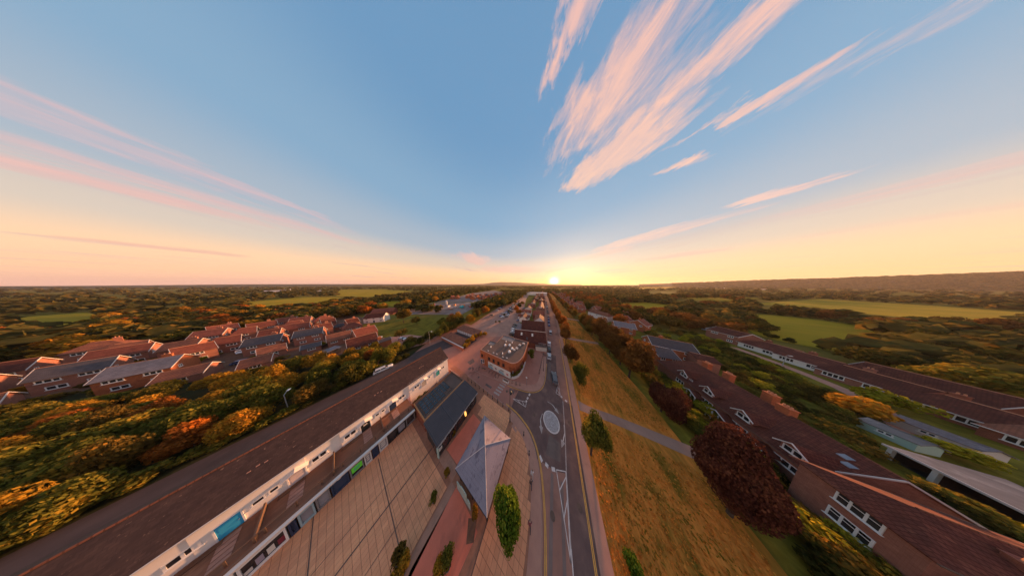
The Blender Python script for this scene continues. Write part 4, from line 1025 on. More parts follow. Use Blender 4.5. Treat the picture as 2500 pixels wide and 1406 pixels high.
for i in range(6): MB().box(4.65 + i * .72, 4.8 + i * .72, -4.70, -4.665, .9, 3.3).build('timber_stud', M['timber_dark'], g_)
MB().box(4.6, 8.5, -4.71, -4.664, 2.0, 2.15).build('timber_rail', M['timber_dark'], g_)
bd = MB().box(3.2, 8.6, -6.2, -4.7, .0, 2.4); bd.build('front_annexe', M['render_cream'], h1); MB().box(3.0, 8.8, -6.4, -4.65, 2.4, 2.55).build('annexe_roof', M['felt'], h1)
h2 = house('dark_roof_hall', 'second dark red tiled hall with pale hipped lean-to on its left', 'hall', -14.0, 61.5, ANG, 15.5, 12, 3.3, 7.8, 'brick_red', 'tile_dark', over=.35, ridge='tile_dark', barge=None)
lt = MB(); lt.slab([(-11.4, -6.2, 3.2), (-7.8, -6.2, 3.2), (-7.8, -2.5, 6.0), (-9.5, -1.0, 6.0)], .2); lt.slab([(-11.4, 3.5, 3.2), (-11.4, -6.2, 3.2), (-9.5, -1.0, 6.0), (-9.5, 1.8, 6.0)], .2); lt.build('lean_to_roof', M['slate_pale'], h2)
MB().box(-11.2, -7.8, -6.0, 3.4, 0, 3.05).build('lean_to_wall', M['render_cream'], h2); chimney(h2, -7.2, 3.8, 5, 8.9, 'render_cream', 2)

# ------------------------------------------------------------------ garages and yard left of the street
ga = thing('garage_block', 'row of lock-up garages with white doors and mossy brown roof', 'garages', (-53.4, 38.3, 0))
MB().box(-9.3, 9.3, -2.4, 2.6, 0, 2.3).build('wall', M['brick_red'], ga)
MB().slab([(-9.6, -2.7, 2.35), (9.6, -2.7, 2.35), (9.6, 2.9, 2.95), (-9.6, 2.9, 2.95)], .16).build('roof', M['tile_rust'], ga)
for i in range(8): MB().box(-9.0 + i * 2.28, -7.1 + i * 2.28, -2.46, -2.38, .05, 2.05).build('garage_door', M['white'], ga)
yw = thing('yard_wall', 'pinkish brick wall with flat mossy roof behind, across the lane end', 'wall', (-51.5, 26.2, 0))
MB().box(-10.5, 10, -.2, .2, 0, 1.5).build('wall_body', M['brick_pink'], yw); MB().box(-10.6, 10.1, -.28, .28, 1.5, 1.62).build('coping', M['offwhite'], yw)
yr = thing('yard_store', 'low mossy-roofed store behind the pinkish wall', 'store', (-52, 29.0, 0)); MB().box(-9.8, 9.3, -2.3, 2.2, 0, 1.7).build('wall', M['brick_red'], yr); MB().slab([(-10, -2.6, 1.75), (9.5, -2.6, 1.75), (9.5, 2.5, 2.2), (-10, 2.5, 2.2)], .15).build('roof', M['tile_rust'], yr)
sheet('yard_court', 'asphalt_lane', [(-62, 31.5), (-42.5, 31.5), (-42.5, 35.8), (-62, 35.8)], .012)

# ------------------------------------------------------------------ cars
def wheel(p, x, y, r=.31):
    t = MB().cyl((x, y - .1, r), (x, y + .1, r), r, n=14).build('wheel', M['rubber'], p)
    MB().cyl((x, y - .108 if y < 0 else y + .09, r), (x, y - .09 if y < 0 else y + .108, r), r * .6, n=10).build('rim', M['steel'], t)
CARS = {}
def make_car(mt, kind='hatch', name='parked_car'):
    t = thing(name, 'x', 'car')
    l = {'hatch': 4.0, 'estate': 4.5, 'van': 4.8}[kind]; a = l / 2; w = .88
    roofz = {'hatch': 1.42, 'estate': 1.42, 'van': 1.95}[kind]
    prof = [(-a, .30), (-a + .05, .78), (-a + .12, .95), (a - 1.15, .95), (a - .25, .78), (a, .62), (a, .30)]
    mb = MB(); n_ = len(prof)
    for s, ww in ((-1, w), (1, w)):
        pts = [(x, s * (ww - (.05 if z > .9 else 0)), z) for x, z in prof]
        mb.poly(pts if s < 0 else pts[::-1])
    for i in range(n_):
        (xa, za), (xb, zb) = prof[i], prof[(i + 1) % n_]; wa = w - (.05 if za > .9 else 0); wb = w - (.05 if zb > .9 else 0)
        mb.poly([(xa, -wa, za), (xa, wa, za), (xb, wb, zb), (xb, -wb, zb)])
    body = mb.build('body', M[mt], t)
    back = -a + (.35 if kind == 'hatch' else .22); fr = a - 1.25 if kind != 'van' else a - .95; rb = back + (.35 if kind != 'van' else .1); rf_ = fr - .62
    gl = MB()
    lo = [(back, .955), (fr, .955)]; hi = [(rb, roofz - .05), (rf_, roofz - .05)]
    B4 = [(back, -w + .06, .955), (fr, -w + .06, .955), (fr, w - .06, .955), (back, w - .06, .955)]
    T4 = [(rb, -w + .2, roofz - .05), (rf_, -w + .2, roofz - .05), (rf_, w - .2, roofz - .05), (rb, w - .2, roofz - .05)]
    for i in range(4):
        j = (i + 1) % 4; gl.poly([B4[i], B4[j], T4[j], T4[i]])
    gl.build('window_glass', M['glass'], t)
    rp = MB().box(rb - .06, rf_ + .06, -w + .17, w - .17, roofz - .05, roofz); 
    for s in (-1, 1):
        for (xb_, xt) in ((back, rb), ((back + fr) / 2, (rb + rf_) / 2), (fr, rf_)):
            rp.cyl((xb_, s * (w - .055), .955), (xt, s * (w - .195), roofz - .04), .035, n=5)
    rp.build('roof', M[mt], t)
    for x in (-a + .75, a - .75):
        for s in (-1, 1): wheel(t, x, s * (w - .08))
    for s in (-1, 1):
        MB().box(a - .06, a + .01, s * .62 - .15, s * .62 + .15, .58, .70).build('headlight', M['lens'], t)
        MB().box(-a - .01, -a + .05, s * .66 - .12, s * .66 + .12, .66, .82).build('tail_light', M['tail'], t)
        MB().box(fr - .35, fr - .2, s * (w + .02) - .08, s * (w + .02) + .08, .98, 1.1).build('mirror', M[mt], t)
    return t
def car(mt, kind, x, y, rz, label, group=None, name='parked_car', z=0.0):
    k = (mt, kind)
    if k in CARS: t = copy_tree(CARS[k])
    else: t = make_car(mt, kind, name); CARS[k] = t
    t.location = (x, y, z); t.rotation_euler = (0, 0, rz); t['label'] = label
    if group: t['group'] = group
    elif 'group' in t.keys(): del t['group']
    return t
q = at(937, 903); car('car_white', 'estate', q[0], q[1], R(82), 'white estate car parked in the back lane beside the hedge')
q = at(1353, 926); car('car_grey', 'estate', q[0] + .1, q[1] + .1, R(99), 'dark grey car driving towards the mini roundabout', name='driving_car')
car('car_silver', 'hatch', -1.35, 41.8, R(94), 'silver-topped car nearest the junction in the kerbside row', 'cars parked along the main street')
car('car_black', 'hatch', -1.6, 46.4, R(94), 'black car second in the kerbside row', 'cars parked along the main street')
car('car_white', 'hatch', -2.0, 51.2, R(94), 'white car third in the kerbside row', 'cars parked along the main street')
car('car_silver', 'van', -2.0, 64, R(94), 'pale van on the main street beside the second hall', 'cars parked along the main street')
rr_ = random.Random(5); kinds = [('car_silver', 'hatch'), ('car_black', 'hatch'), ('car_white', 'hatch'), ('car_red', 'hatch'), ('car_grey', 'estate'), ('car_blue', 'hatch')]
def lk_x(y):
    for i in range(len(LKN) - 1):
        if LKN[i][1] <= y <= LKN[i + 1][1] and LKN[i][1] > 26: t = (y - LKN[i][1]) / (LKN[i + 1][1] - LKN[i][1]); return LKN[i][0] + t * (LKN[i + 1][0] - LKN[i][0])
    return -20 - .13 * (y - 208)
for y in range(76, 200, 7):
    if rr_.random() < .2: continue
    k = rr_.choice(kinds); car(*k, lk_x(y) + 1.2, y, R(97), 'distant car in the kerbside row far up the main street', 'distant cars up the main street')
for i, (x, y, k, lb) in enumerate(((-25.0, 50.2, ('car_black', 'estate'), 'black car at the near end of the row beside the hall'), (-25.7, 53.2, ('car_white', 'hatch'), 'white car second from the near end beside the hall'), (-26.8, 56.4, ('car_white', 'estate'), 'white car third from the near end beside the hall'), (-27.9, 60.0, ('car_grey', 'hatch'), 'dark grey car fourth beside the hall, under its lean-to'), (-29.0, 63.8, ('car_black', 'hatch'), 'black car fifth and last of the row beside the hall'))):
    car(*k, x, y, R(4), lb, 'cars beside the hall')
q = at(1223, 773); car('car_blue', 'hatch', q[0], q[1], R(20), 'blue car alone in the middle bays of the car park')
q = at(1228, 766); car('car_silver', 'hatch', q[0], q[1], R(20), 'silver car behind the blue one in the car park')
q = at(1241, 766); car('car_black', 'hatch', q[0], q[1], R(200), 'black car facing the silver one in the car park')
for px, py in ((1262, 742), (1264, 745), (1266, 739), (1252, 742), (1248, 751), (1240, 735), (1256, 733), (1262, 730), (1268, 735), (1231, 728), (1263, 749), (1265, 727)):
    q = at(px, py); k = rr_.choice(kinds); car(*k, q[0], q[1], R(rr_.choice([15, 195])), 'small distant car in the far part of the car park', 'distant cars in the car park')
for i in range(44):
    row = rr_.choice([((-56, 50), (-78, 130)), ((-41.4, 62), (-57.5, 130)), ((-45.6, 62), (-62, 130)), ((-28.6, 66), (-40, 120))]); t_ = .12 + .88 * rr_.random()
    k = rr_.choice(kinds); car(*k, row[0][0] + (row[1][0] - row[0][0]) * t_, row[0][1] + (row[1][1] - row[0][1]) * t_, R(rr_.choice([15, 195])), 'small distant car in the marked bays of the car park', 'distant cars in the car park bays')
q = at(1725, 806); car('car_white', 'van', q[0], q[1], R(30), 'white camper van beside the far garden hedge', name='camper_van')

# ------------------------------------------------------------------ street lamps, bollards, signs
def lamp(name, label, x, y, h, arm=(0, 0), mt='black', group=None, globe=False, z=.09):
    t = thing(name, label, 'street lamp', (x, y, z), 0, group)
    MB().cyl((0, 0, 0), (0, 0, 1.3), .11, .09, 8).build('base', M[mt], t)
    MB().cyl((0, 0, 1.3), (0, 0, h), .07, .05, 8).build('post', M[mt], t)
    if globe:
        MB().lathe([(.05, 0), (.30, .1), (.36, .3), (.25, .5), (.08, .62), (.01, .66)], (.25, 0, h - .2), 12).build('lantern', M[mt], t)
        MB().cyl((0, 0, h - .1), (.3, 0, h), .03, n=6).build('bracket', M[mt], t)
    else:
        l = math.hypot(*arm); d = (arm[0] / l, arm[1] / l)
        MB().tube([(0, 0, h), (arm[0] * .6, arm[1] * .6, h + .25), (arm[0], arm[1], h + .28)], [.045, .04, .035], 6).build('arm', M[mt], t)
        hd = MB(); T_ = Matrix.Translation((arm[0] + d[0] * .25, arm[1] + d[1] * .25, h + .25)) @ Matrix.Rotation(math.atan2(d[1], d[0]), 4, 'Z')
        hd.box(-.35, .35, -.14, .14, -.07, .07, T=T_); hd.build('lamp_head', M['lens' if mt != 'black' else 'black'], t)
    return t
lamp('street_lamp', 'tall black lamp post with round lantern at the plaza corner', -8.6, 16.0, 8.4, globe=True)
q = at(707, 1007); lamp('street_lamp', 'pale lamp post with arm against the left tree belt', q[0], q[1], 5.4, (-1.3, .3), 'steel', z=0)
q = at(1052, 841); lamp('street_lamp', 'pale lamp post where the back lane meets the brick wall', q[0] - 1, q[1], 7.5, (1.5, .5), 'steel', z=0)
lamp('street_lamp', 'dark lamp post on the pavement beside the main street kerb', -2.9, 33.4, 7.0, (.9, 0), 'black')
q = at(1910, 893); lamp('street_lamp', 'pale post standing in the garden before the bungalows', q[0], q[1], 4.6, (.5, 0), 'steel', z=0)
for i, (x, y) in enumerate(((-7.4, 25.6),)):
    t = thing('pedestrian_sign', 'slim post with white round sign on the pub corner', 'sign', (x, y, .09)); MB().cyl((0, 0, 0), (0, 0, 2.8), .05, n=8).build('post', M['grey'], t); MB().cyl((0, -.05, 2.9), (0, .0, 2.9), .28, n=14).build('sign_face', M['white'], t)
bo0 = None
def bollard(x, y, group, label):
    global bo0
    if bo0 is None:
        bo0 = thing('bollard', '', 'bollard'); MB().lathe([(.12, 0), (.12, .1), (.085, .14), (.08, .85), (.11, .9), (.09, 1.0), (.01, 1.05)], n=10).build('post', M['black'], bo0); MB().lathe([(.087, .7), (.087, .78)], n=10).build('band', M['offwhite'], bo0); t = bo0
    else: t = copy_tree(bo0)
    t.location = (x, y, .1); t['label'] = label; t['group'] = group
for i in range(10):
    x = -26.5 + i * 1.85; bollard(x, 17.75 - .02 * i, 'bollards along the plaza kerb', 'black bollard in the row along the plaza kerb of the side street')
for (x, y) in ((-12.0, 23.9), (-10.6, 24.2), (-9.3, 24.5), (-18.2, 22.9), (-26, 22.2), (-26.6, 23.0)):
    bollard(x, y, 'bollards by the corner building', 'black bollard on the pavement before the orange brick building')
for i in range(9): bollard(-4.2 + .03 * i, 31.5 + i * 1.35, 'bollards along the pub pavement', 'small black bollard in the row on the wide pavement by the parked cars')
for (x, y) in ((-3.2, 14.0), (-4.9, 15.7)): bollard(x, y, 'bollards by the roundabout', 'black bollard on the paving beside the mini roundabout')
pe = thing('timber_planter', 'pale timber planter box in front of the hoarding', 'planter', (-14.2, 22.95 + .45, .09)); MB().box(-1.1, 1.1, -.35, .35, 0, .5).build('box', M['ivory'], pe); MB().box(-1.0, 1.0, -.26, .26, .5, .53).build('soil', M['earth'], pe)
pe = thing('timber_planter', 'timber planter box at the left end of the pavement by the corner building', 'planter', (-24.3, 23.2, .09)); MB().box(-1.0, 1.0, -.3, .3, 0, .5).build('box', M['kerb'], pe); MB().box(-.9, .9, -.22, .22, .5, .53).build('soil', M['earth'], pe)
# bicycles at the stands
def bicycle(x, y, rz, label):
    t = thing('bicycle', label, 'bicycle', (x, y, .09), rz, 'bicycles before the hoarding')
    for xx in (-.52, .52):
        ring = MB(); n_ = 16
        for i in range(n_):
            t0, t1 = 2 * pi * i / n_, 2 * pi * (i + 1) / n_; ring.cyl((xx + .33 * cos(t0), 0, .34 + .33 * sin(t0)), (xx + .33 * cos(t1), 0, .34 + .33 * sin(t1)), .02, n=5, caps=False)
        ring.build('wheel', M['rubber'], t)
    f = MB()
    for p, q in (((-.52, 0, .34), (-.1, 0, .3)), ((-.1, 0, .3), (-.18, 0, .85)), ((-.52, 0, .34), (-.16, 0, .78)), ((-.16, 0, .78), (.36, 0, .82)), ((-.1, 0, .3), (.36, 0, .75)), ((.52, 0, .34), (.34, 0, .95))): f.cyl(p, q, .02, n=6)
    f.build('frame', M['black'], t); MB().box(-.3, -.06, -.06, .06, .85, .92).build('saddle', M['black'], t); MB().cyl((.32, -.26, 1.0), (.32, .26, 1.0), .015, n=6).build('handlebar', M['steel'], t)
for i, lb in enumerate(('leftmost black bicycle standing before the hoarding', 'second black bicycle from the left before the hoarding', 'third black bicycle from the left before the hoarding', 'rightmost black bicycle next to the pale timber planter')):
    bicycle(-21.4 + i * 1.35, 23.5 + .1 * (i % 2), R(70 + 7 * i), lb)

# ------------------------------------------------------------------ people
def person_mat(name, shoes, legs, top, skin=(.42, .26, .19), hair=(.07, .05, .04)):
    mt = bpy.data.materials.new(name); mt.use_nodes = True; N = mt.node_tree.nodes; L = mt.node_tree.links
    tc = N.new('ShaderNodeTexCoord'); sp = N.new('ShaderNodeSeparateXYZ'); L.new(tc.outputs['Object'], sp.inputs[0])
    mr = N.new('ShaderNodeMath'); mr.operation = 'DIVIDE'; L.new(sp.outputs[2], mr.inputs[0]); mr.inputs[1].default_value = 1.8
    cr = N.new('ShaderNodeValToRGB'); cr.color_ramp.interpolation = 'CONSTANT'; L.new(mr.outputs[0], cr.inputs[0])
    st = [(0, shoes), (.05, legs), (.53, top), (.83, skin), (.945, hair)]
    while len(cr.color_ramp.elements) < len(st): cr.color_ramp.elements.new(.5)
    for e, (p, c) in zip(cr.color_ramp.elements, st): e.position = p; e.color = (*c, 1)
    L.new(cr.outputs[0], N['Principled BSDF'].inputs['Base Color']); N['Principled BSDF'].inputs['Roughness'].default_value = .85
    return mt
def person(x, y, rz, mt, label, stride=.22, z=.1, bend=.1):
    t = thing('person', label, 'person', (x, y, z), rz, None)
    V = [((0, 0, .95), .15), ((0, 0, 1.12), .135), ((0, .02, 1.32), .16), ((0, .02, 1.46), .10), ((0, .03, 1.54), .055), ((0, .05, 1.64), .095), ((0, .05, 1.74), .085)]
    E_ = [(0, 1), (1, 2), (2, 3), (3, 4), (4, 5), (5, 6)]
    for s, ph in ((-1, 1), (1, -1)):
        n_ = len(V)
        V += [((s * .10, 0, .90), .095), ((s * .10, ph * stride * .6, .50), .062), ((s * .10, ph * stride - .05, .10), .045), ((s * .11, ph * stride + .12, .035), .04)]
        E_ += [(0, n_), (n_, n_ + 1), (n_ + 1, n_ + 2), (n_ + 2, n_ + 3)]
        n_ = len(V)
        V += [((s * .19, .02, 1.42), .06), ((s * .25, -ph * bend, 1.15), .045), ((s * .25, -ph * bend * 1.2 + .14, .92), .034), ((s * .245, -ph * bend + .19, .80), .03)]
        E_ += [(3, n_), (n_, n_ + 1), (n_ + 1, n_ + 2), (n_ + 2, n_ + 3)]
    me = bpy.data.meshes.new('body'); me.from_pydata([v[0] for v in V], E_, []); me.materials.append(mt)
    o = obj('body', me, t)
    o.modifiers.new('skin', 'SKIN')
    for i, v in enumerate(V): me.skin_vertices[0].data[i].radius = (v[1], v[1] * (.72 if 0 < i < 4 else 1))
    me.skin_vertices[0].data[0].use_root = True
    s = o.modifiers.new('sub', 'SUBSURF'); s.levels = 1; s.render_levels = 2
    return t
pmA = person_mat('clothes_white_black', (.03, .03, .03), (.03, .03, .035), (.65, .62, .6)); pmB = person_mat('clothes_dark', (.03, .03, .03), (.05, .05, .07), (.05, .04, .045))
pmC = person_mat('clothes_pale', (.1, .1, .1), (.45, .43, .42), (.6, .58, .58)); pmD = person_mat('clothes_maroon', (.03, .03, .03), (.04, .04, .05), (.16, .04, .05))
q = at(1068, 940); person(q[0], q[1], 1.0, pmA, 'person in white top and dark trousers crossing beside the black shop roof', z=.1)
q = at(1299, 1168); person(q[0], q[1], .3, pmC, 'person in pale clothes walking on the pavement by the roundabout')
q = at(1296, 1190); person(q[0], q[1], .3, pmB, 'person in dark clothes walking just behind the pale-clothed one')
q = at(1293, 1293); person(q[0], q[1], .2, pmD, 'person in dark red top standing at the paving edge near the camera')
q = at(1157, 905); person(q[0] - .5, q[1], 2.2, pmB, 'person in dark clothes walking past the corner building', z=0)

# ------------------------------------------------------------------ RIGHT SIDE HOUSES
ta = house('brick_terrace', 'long dark tiled roof over brick cottages with white gabled dormers', 'terrace', 43.0, 43.0, pi / 2, 22.6, 10.4, 4.4, 8.1, 'brick_pink', 'tile_dark', hip=(0, 2.4), over=.35, ridge='tile_rust', barge='offwhite', verge=True)
FXT = 37.8
def TA(n_, mb, m_): return mb.build(n_, M[m_], ta, (-43.0, 43.0, 0), (0, 0, -pi / 2))
def dormer(y, w=1.9):
    x0 = FXT + .25
    zr = lambda x: 4.4 + (x - FXT) * (3.7 / 5.2)
    d = MB(); h0, h1, ap = 4.75, 5.75, 6.75; a_ = w / 2
    d.poly([(x0, y - a_, h0), (x0, y + a_, h0), (x0, y + a_, h1), (x0, y, ap - .1), (x0, y - a_, h1)][::-1])
    for s in (-1, 1): d.poly([(x0, y + s * a_, h0), (x0, y + s * a_, h1), (x0 + 1.7, y + s * a_, h1)])
    D = TA('dormer', d, 'brick_pink')
    r_ = MB(); xe = x0 + (ap - zr(x0)) / (3.7 / 5.2) + .1
    for s in (-1, 1): r_.slab([(x0 - .3, y, ap + .02), (x0 - .3, y + s * (a_ + .35), h1 - .22), (x0 + 1.6, y + s * (a_ + .35), h1 - .22), (xe, y, ap + .02)][:: s], .1)
    r_.build('dormer_roof', M['tile_dark'], D)
    g_ = MB()
    for s in (-1, 1): g_.slab([(x0 - .36, y, ap + .08), (x0 - .36, y + s * (a_ + .38), h1 - .18), (x0 - .28, y + s * (a_ + .38), h1 - .18), (x0 - .28, y, ap + .08)][:: s], .2)
    g_.build('barge_board', M['white'], D)
    f, p = win_mesh(w * .8, 1.0, 2, 1); o = obj('window', f, D, (x0, y, 5.3), (0, 0, -pi / 2)); obj('pane', p, o)
dys = [onX(px, py, FXT)[1] for px, py in ((1668, 908), (1728, 945), (1814, 1003), (1938, 1078))]
for y in dys: dormer(y)
for px, py in ((1663, 918), (1731, 963), (1808, 1030), (1928, 1108)):
    y = onX(px, py, FXT)[1]; f, p = win_mesh(2.0, 1.1, 3, 1); o = obj('window', f, ta, (y - 43.0, 43.0 - FXT, 2.6), (0, 0, pi)); obj('pane', p, o)
def porch(y):
    d = MB(); x0, x1 = FXT - 1.5, FXT
    for s in (-1, 1):
        d.slab([(x0, y, 3.55), (x0, y + s * 1.5, 2.6), (x1, y + s * 1.5, 2.6), (x1, y, 3.55)][:: s], .12)
    P_ = TA('porch_roof', d, 'tile_dark')
    g_ = MB()
    for s in (-1, 1): g_.slab([(x0 - .06, y, 3.62), (x0 - .06, y + s * 1.55, 2.63), (x0 + .02, y + s * 1.55, 2.63), (x0 + .02, y, 3.62)][:: s], .22)
    for yy in (-1.3, -.45, .45, 1.3): g_.box(x0 + .02, x0 + .14, y + yy - .06, y + yy + .06, 0, 2.65)
    g_.box(x0 + .02, x0 + .1, y - 1.3, y + 1.3, .9, 1.0)
    g_.build('porch_front', M['white'], P_)
for px, py in ((1692, 942), (1762, 988), (1852, 1060)): porch(onX(px, py, FXT - 1.0)[1])
for (y, z0, xo) in ((46.8, 6.5, 44.4), (38.6, 6.8, 43.1), (50.5, 6.8, 44.2), (42.0, 6.3, 45.0)): chimney(ta, y - 43.0, 43.0 - xo, z0, 9.2, 'brick_orange', 3, .8, 1.2)
sv = MB()
for i in range(4): sv.box(FXT + .55, FXT + .62, 45.6 + i * .32, 45.7 + i * .32, 4.75, 5.25)
sv.box(FXT + .5, FXT + .6, 45.5, 46.8, 4.72, 4.80); TA('roof_rail', sv, 'white')
for (px, py) in ((2055, 1143), (2160, 1170)):
    q = at(px, py, 5.8); s = MB(); zf = lambda x: 4.4 + (x - FXT) * (3.7 / 5.2)
    xx = min(max(q[0], 38.6), 41.5); s.slab([(xx, q[1] - .3, zf(xx) + .08), (xx + .5, q[1] - .3, zf(xx + .5) + .08), (xx + .5, q[1] + .3, zf(xx + .5) + .08), (xx, q[1] + .3, zf(xx) + .08)], .12); TA('skylight', s, 'glass_pale')
# flat-roofed back addition with window band
ad = thing('rear_addition', 'dark low brick addition with a three-pane white window behind the cottages', 'extension', (44, 30.2, 0))
MB().box(-2.4, 2.8, -1.1, 1.1, 0, 3.4).build('wall', M['brick_red'], ad); MB().box(-2.6, 3.0, -1.3, 1.3, 3.4, 3.55).build('roof', M['felt'], ad); window(ad, (0, -1.1, 2.4), 0, 2.0, .9, 3, 1); window(ad, (-2.4, 0, 2.4), -pi / 2, 1.6, .9, 3, 1)

hb_ = house('brick_house', 'brick house front with two stacked triple white sash windows at the lower right', 'house', 40.3, 27.0, 0, 10.0, 5.4, 7.0, 8.9, 'brick_pink', 'tile_dark', over=.35, hip=(2.4, 0), ridge='tile_rust', barge='offwhite')
for px, py in ((2096, 1247), (2072, 1283)):
    q = onX(px, py, 35.3); f, p = win_mesh(2.0, 1.45, 3, 2); o = obj('window', f, hb_, (-5.0, min(max(q[1], 25.6), 28.4) - 27.0, q[2]), (0, 0, -pi / 2)); obj('pane', p, o)
chimney(hb_, -.5, -1.2, 5.2, 8.6, 'brick_red', 2, .7, .8)
hc_ = house('brick_house', 'lower dark-roofed brick house at the bottom right corner', 'house', 41.2, 20.6, 0, 11.0, 6.6, 4.6, 7.2, 'brick_pink', 'tile_dark', over=.35, ridge='tile_rust', barge='offwhite', wins=[('W', 1.2, 2.6, 2.0, 1.3, 3, 2)])
# boundary wall; last sun on its top painted as orange coping colour
a_ = at(2150, 1208, 1.8); b_ = at(2495, 1352, 1.8)
bw = thing('boundary_wall', 'long brick boundary wall with coping painted sunlit orange running between the right-hand houses', 'wall', (a_[0], a_[1], 0), math.atan2(b_[1] - a_[1], b_[0] - a_[0]))
l_ = math.hypot(b_[0] - a_[0], b_[1] - a_[1]); MB().box(0, l_, -.12, .12, -.1, 1.75).build('wall_body', M['brick_pink'], bw); MB().box(-.05, l_, -.2, .2, 1.75, 1.86).build('coping', M['chimney_pot'], bw)
# open garages
gc = thing('open_garages', 'grey flat-roofed open garage block with dark bays and pale posts', 'garages', (63, 40, 0))
MB().box(-3.4, 3.6, -7.2, 5.6, 2.45, 2.7).build('roof', M['felt_grey'], gc); MB().box(3.3, 3.5, -7.0, 5.4, 0, 2.45).build('back_wall', M['black_clad_shade'], gc)
for y in (-7.0, -2.6, -1.4, 3.0, 5.3): MB().box(-3.3, -3.0, y - .15, y + .15, 0, 2.45).build('pier', M['ivory'], gc)
for y in (-6.9, -2.0, 5.2): MB().box(-2.99, 3.3, y - .08, y + .08, 0, 2.45).build('side_wall', M['black_clad_shade'], gc)
MB().box(-2.9, 3.3, -6.8, 5.1, .0, .05).build('floor', M['black_clad_shade'], gc)  # floor, side and back walls coloured black to imitate the bays' shade
MB().box(-3.5, -3.38, -7.3, 5.7, 2.38, 2.72).build('fascia', M['offwhite'], gc); MB().box(-2.9, -2.8, -2.4, -1.6, 0, 2.4).build('side_door', M['lightblue'], gc)
for (px, py, nm, lb, rmt, wmt, l, w, rz) in ((2190, 1060, 'garden_shed', 'pale green-grey garden shed among the right-hand shrubs', 'felt_grey', 'mint', 3.4, 2.4, .2), (2300, 1062, 'garden_shed', 'long shed with pale blue-white roof below the brown house', 'slate_pale', 'offwhite', 4.6, 2.4, .15)):
    q = at(px, py, 1.5); house(nm, lb, 'shed', q[0], q[1], pi / 2 + rz, l, w, 1.9, 2.6, wmt, rmt, over=.15, barge=None, wins=(('N', 0, 1.2, 1.0, .6, 2),), ridge=rmt)
# red house and neighbours up the common
W4 = lambda L, zs=(1.5, 4.0): [(s, x, z, 1.3, 1.1, 2) for s in ('S', 'N') for x in (-L * .28, L * .28) for z in zs]
house('red_house', 'small red brick house with grey roof beyond the brick cottages', 'house', 41.6, 60.2, R(8), 5.6, 6.2, 4.9, 7.0, 'brick_orange', 'slate', over=.3, wins=W4(5.6), barge='offwhite', ridge='slate')
house('half_brick_house', 'brick house with dark roof and white-edged gable on the edge of the common', 'house', 50.0, 70.0, R(-8), 11.5, 7.4, 5.0, 7.6, 'brick_orange', 'slate', over=.4, wins=W4(11.5) + [('W', -1.6, 4.2, 1.1, 1.0, 2), ('W', 1.6, 4.2, 1.1, 1.0, 2), ('W', -1.6, 1.6, 1.3, 1.2, 2), ('W', 1.6, 1.6, 1.3, 1.2, 2)], chim=((-2, 0, .8),))
house('brick_annexe', 'square brick annexe with a single white door at the house by the lawn', 'house', 54.5, 64.3, R(-8), 4.4, 5.4, 4.6, 5.6, 'brick_pink', 'tile_dark', over=.2, wins=[('S', -.6, 1.2, .9, 2.0, 1)], barge=None)
house('grey_roof_house', 'house with pale grey roof behind a bright round shrub', 'house', 44.5, 90.0, R(-10), 9.5, 7.2, 5.0, 7.4, 'brick_orange', 'slate_pale', wins=W4(9.5) + [('W', 0, 4.2, 1.4, 1.1, 2), ('W', 0, 1.6, 1.4, 1.1, 2)], over=.35, chim=((2, 0, .8),))
wr = [(37.2, 121.5), (40.6, 117.0), (44.2, 112.6)]
for i, (x, y) in enumerate(wr):
    house('white_cottage', ('white cottage at the far end of the stepped white row', 'middle white cottage of the stepped white row', 'white cottage at the near end of the stepped white row, small square window')[i], 'cottage', x, y, R(-52), 5.6, 6.5, 5.0, 7.4, 'render', 'tile_rust', over=.25, hip=(0, 1.6 if i == 2 else 0), wins=[('S', 0, 3.8, .9, .9, 1), ('E', 0, 3.8, .7, .7, 1)], barge=None, group='stepped white cottages')
for i, (x, y, rz) in enumerate(((29, 134, 0), (26, 146, .1), (23.5, 158, 0), (21, 172, .1), (19, 188, 0), (16.5, 206, 0), (14, 226, 0), (11, 248, 0), (8, 272, 0), (36, 150, .2), (34, 170, 0), (31, 196, .1), (46, 140, .3), (27, 230, .1), (52, 106, .4), (60, 122, .5), (22, 300, 0), (16, 330, 0), (0, 300, 0), (-6, 340, 0), (-10, 370, 0), (58, 100, .6))):
    house('villa', 'small red gabled villa with white trim in the row facing the common', 'house', x, y, pi + .12 + rz, 7.0, 7.5, 5.2, 8.0, 'brick_orange', 'tile_red', over=.35, wins=[('E', -1.6, 4.2, 1.2, 1.2, 2), ('E', 1.6, 4.2, 1.2, 1.2, 2), ('N', 0, 4.0, 1.2, 1.2, 2)], chim=((1.5, 0, .9),), group='red villas facing the common')
# bungalows along the garden lane
bl = [(97.5, 93.5, 9, 'render', 'bungalow at the far end of the lane with white window bays'), (97.0, 84.5, 8.4, 'render', 'second bungalow along the lane with white window bays'), (95.5, 75.8, 8.2, 'brick_pink', 'third bungalow along the lane with stone-coloured arched window'), (94.0, 67.2, 8.2, 'brick_red', 'fourth bungalow along the lane behind a golden shrub'), (92.5, 58.6, 8.6, 'brick_red', 'nearest rust-roofed bungalow at the right edge')]
for i, (x, y, l, wl, lb) in enumerate(bl):
    house('bungalow', lb, 'bungalow', x, y, pi / 2 + .12, l, 9.5, 2.7, 5.0, wl, 'tile_dark' if i != 4 else 'tile_rust', over=.35, hip=(1.6 if i % 2 else 0, 1.6 if i % 3 == 0 else 0), wins=[('N', -2.4, 1.55, 2.2, 1.3, 3), ('N', 1.8, 1.55, 2.6, 1.3, 4), ('S', 0, 1.55, 2.0, 1.2, 3)], barge='white', verge=False, chim=((2.0, -.5, .8),), group='bungalows along the garden lane')
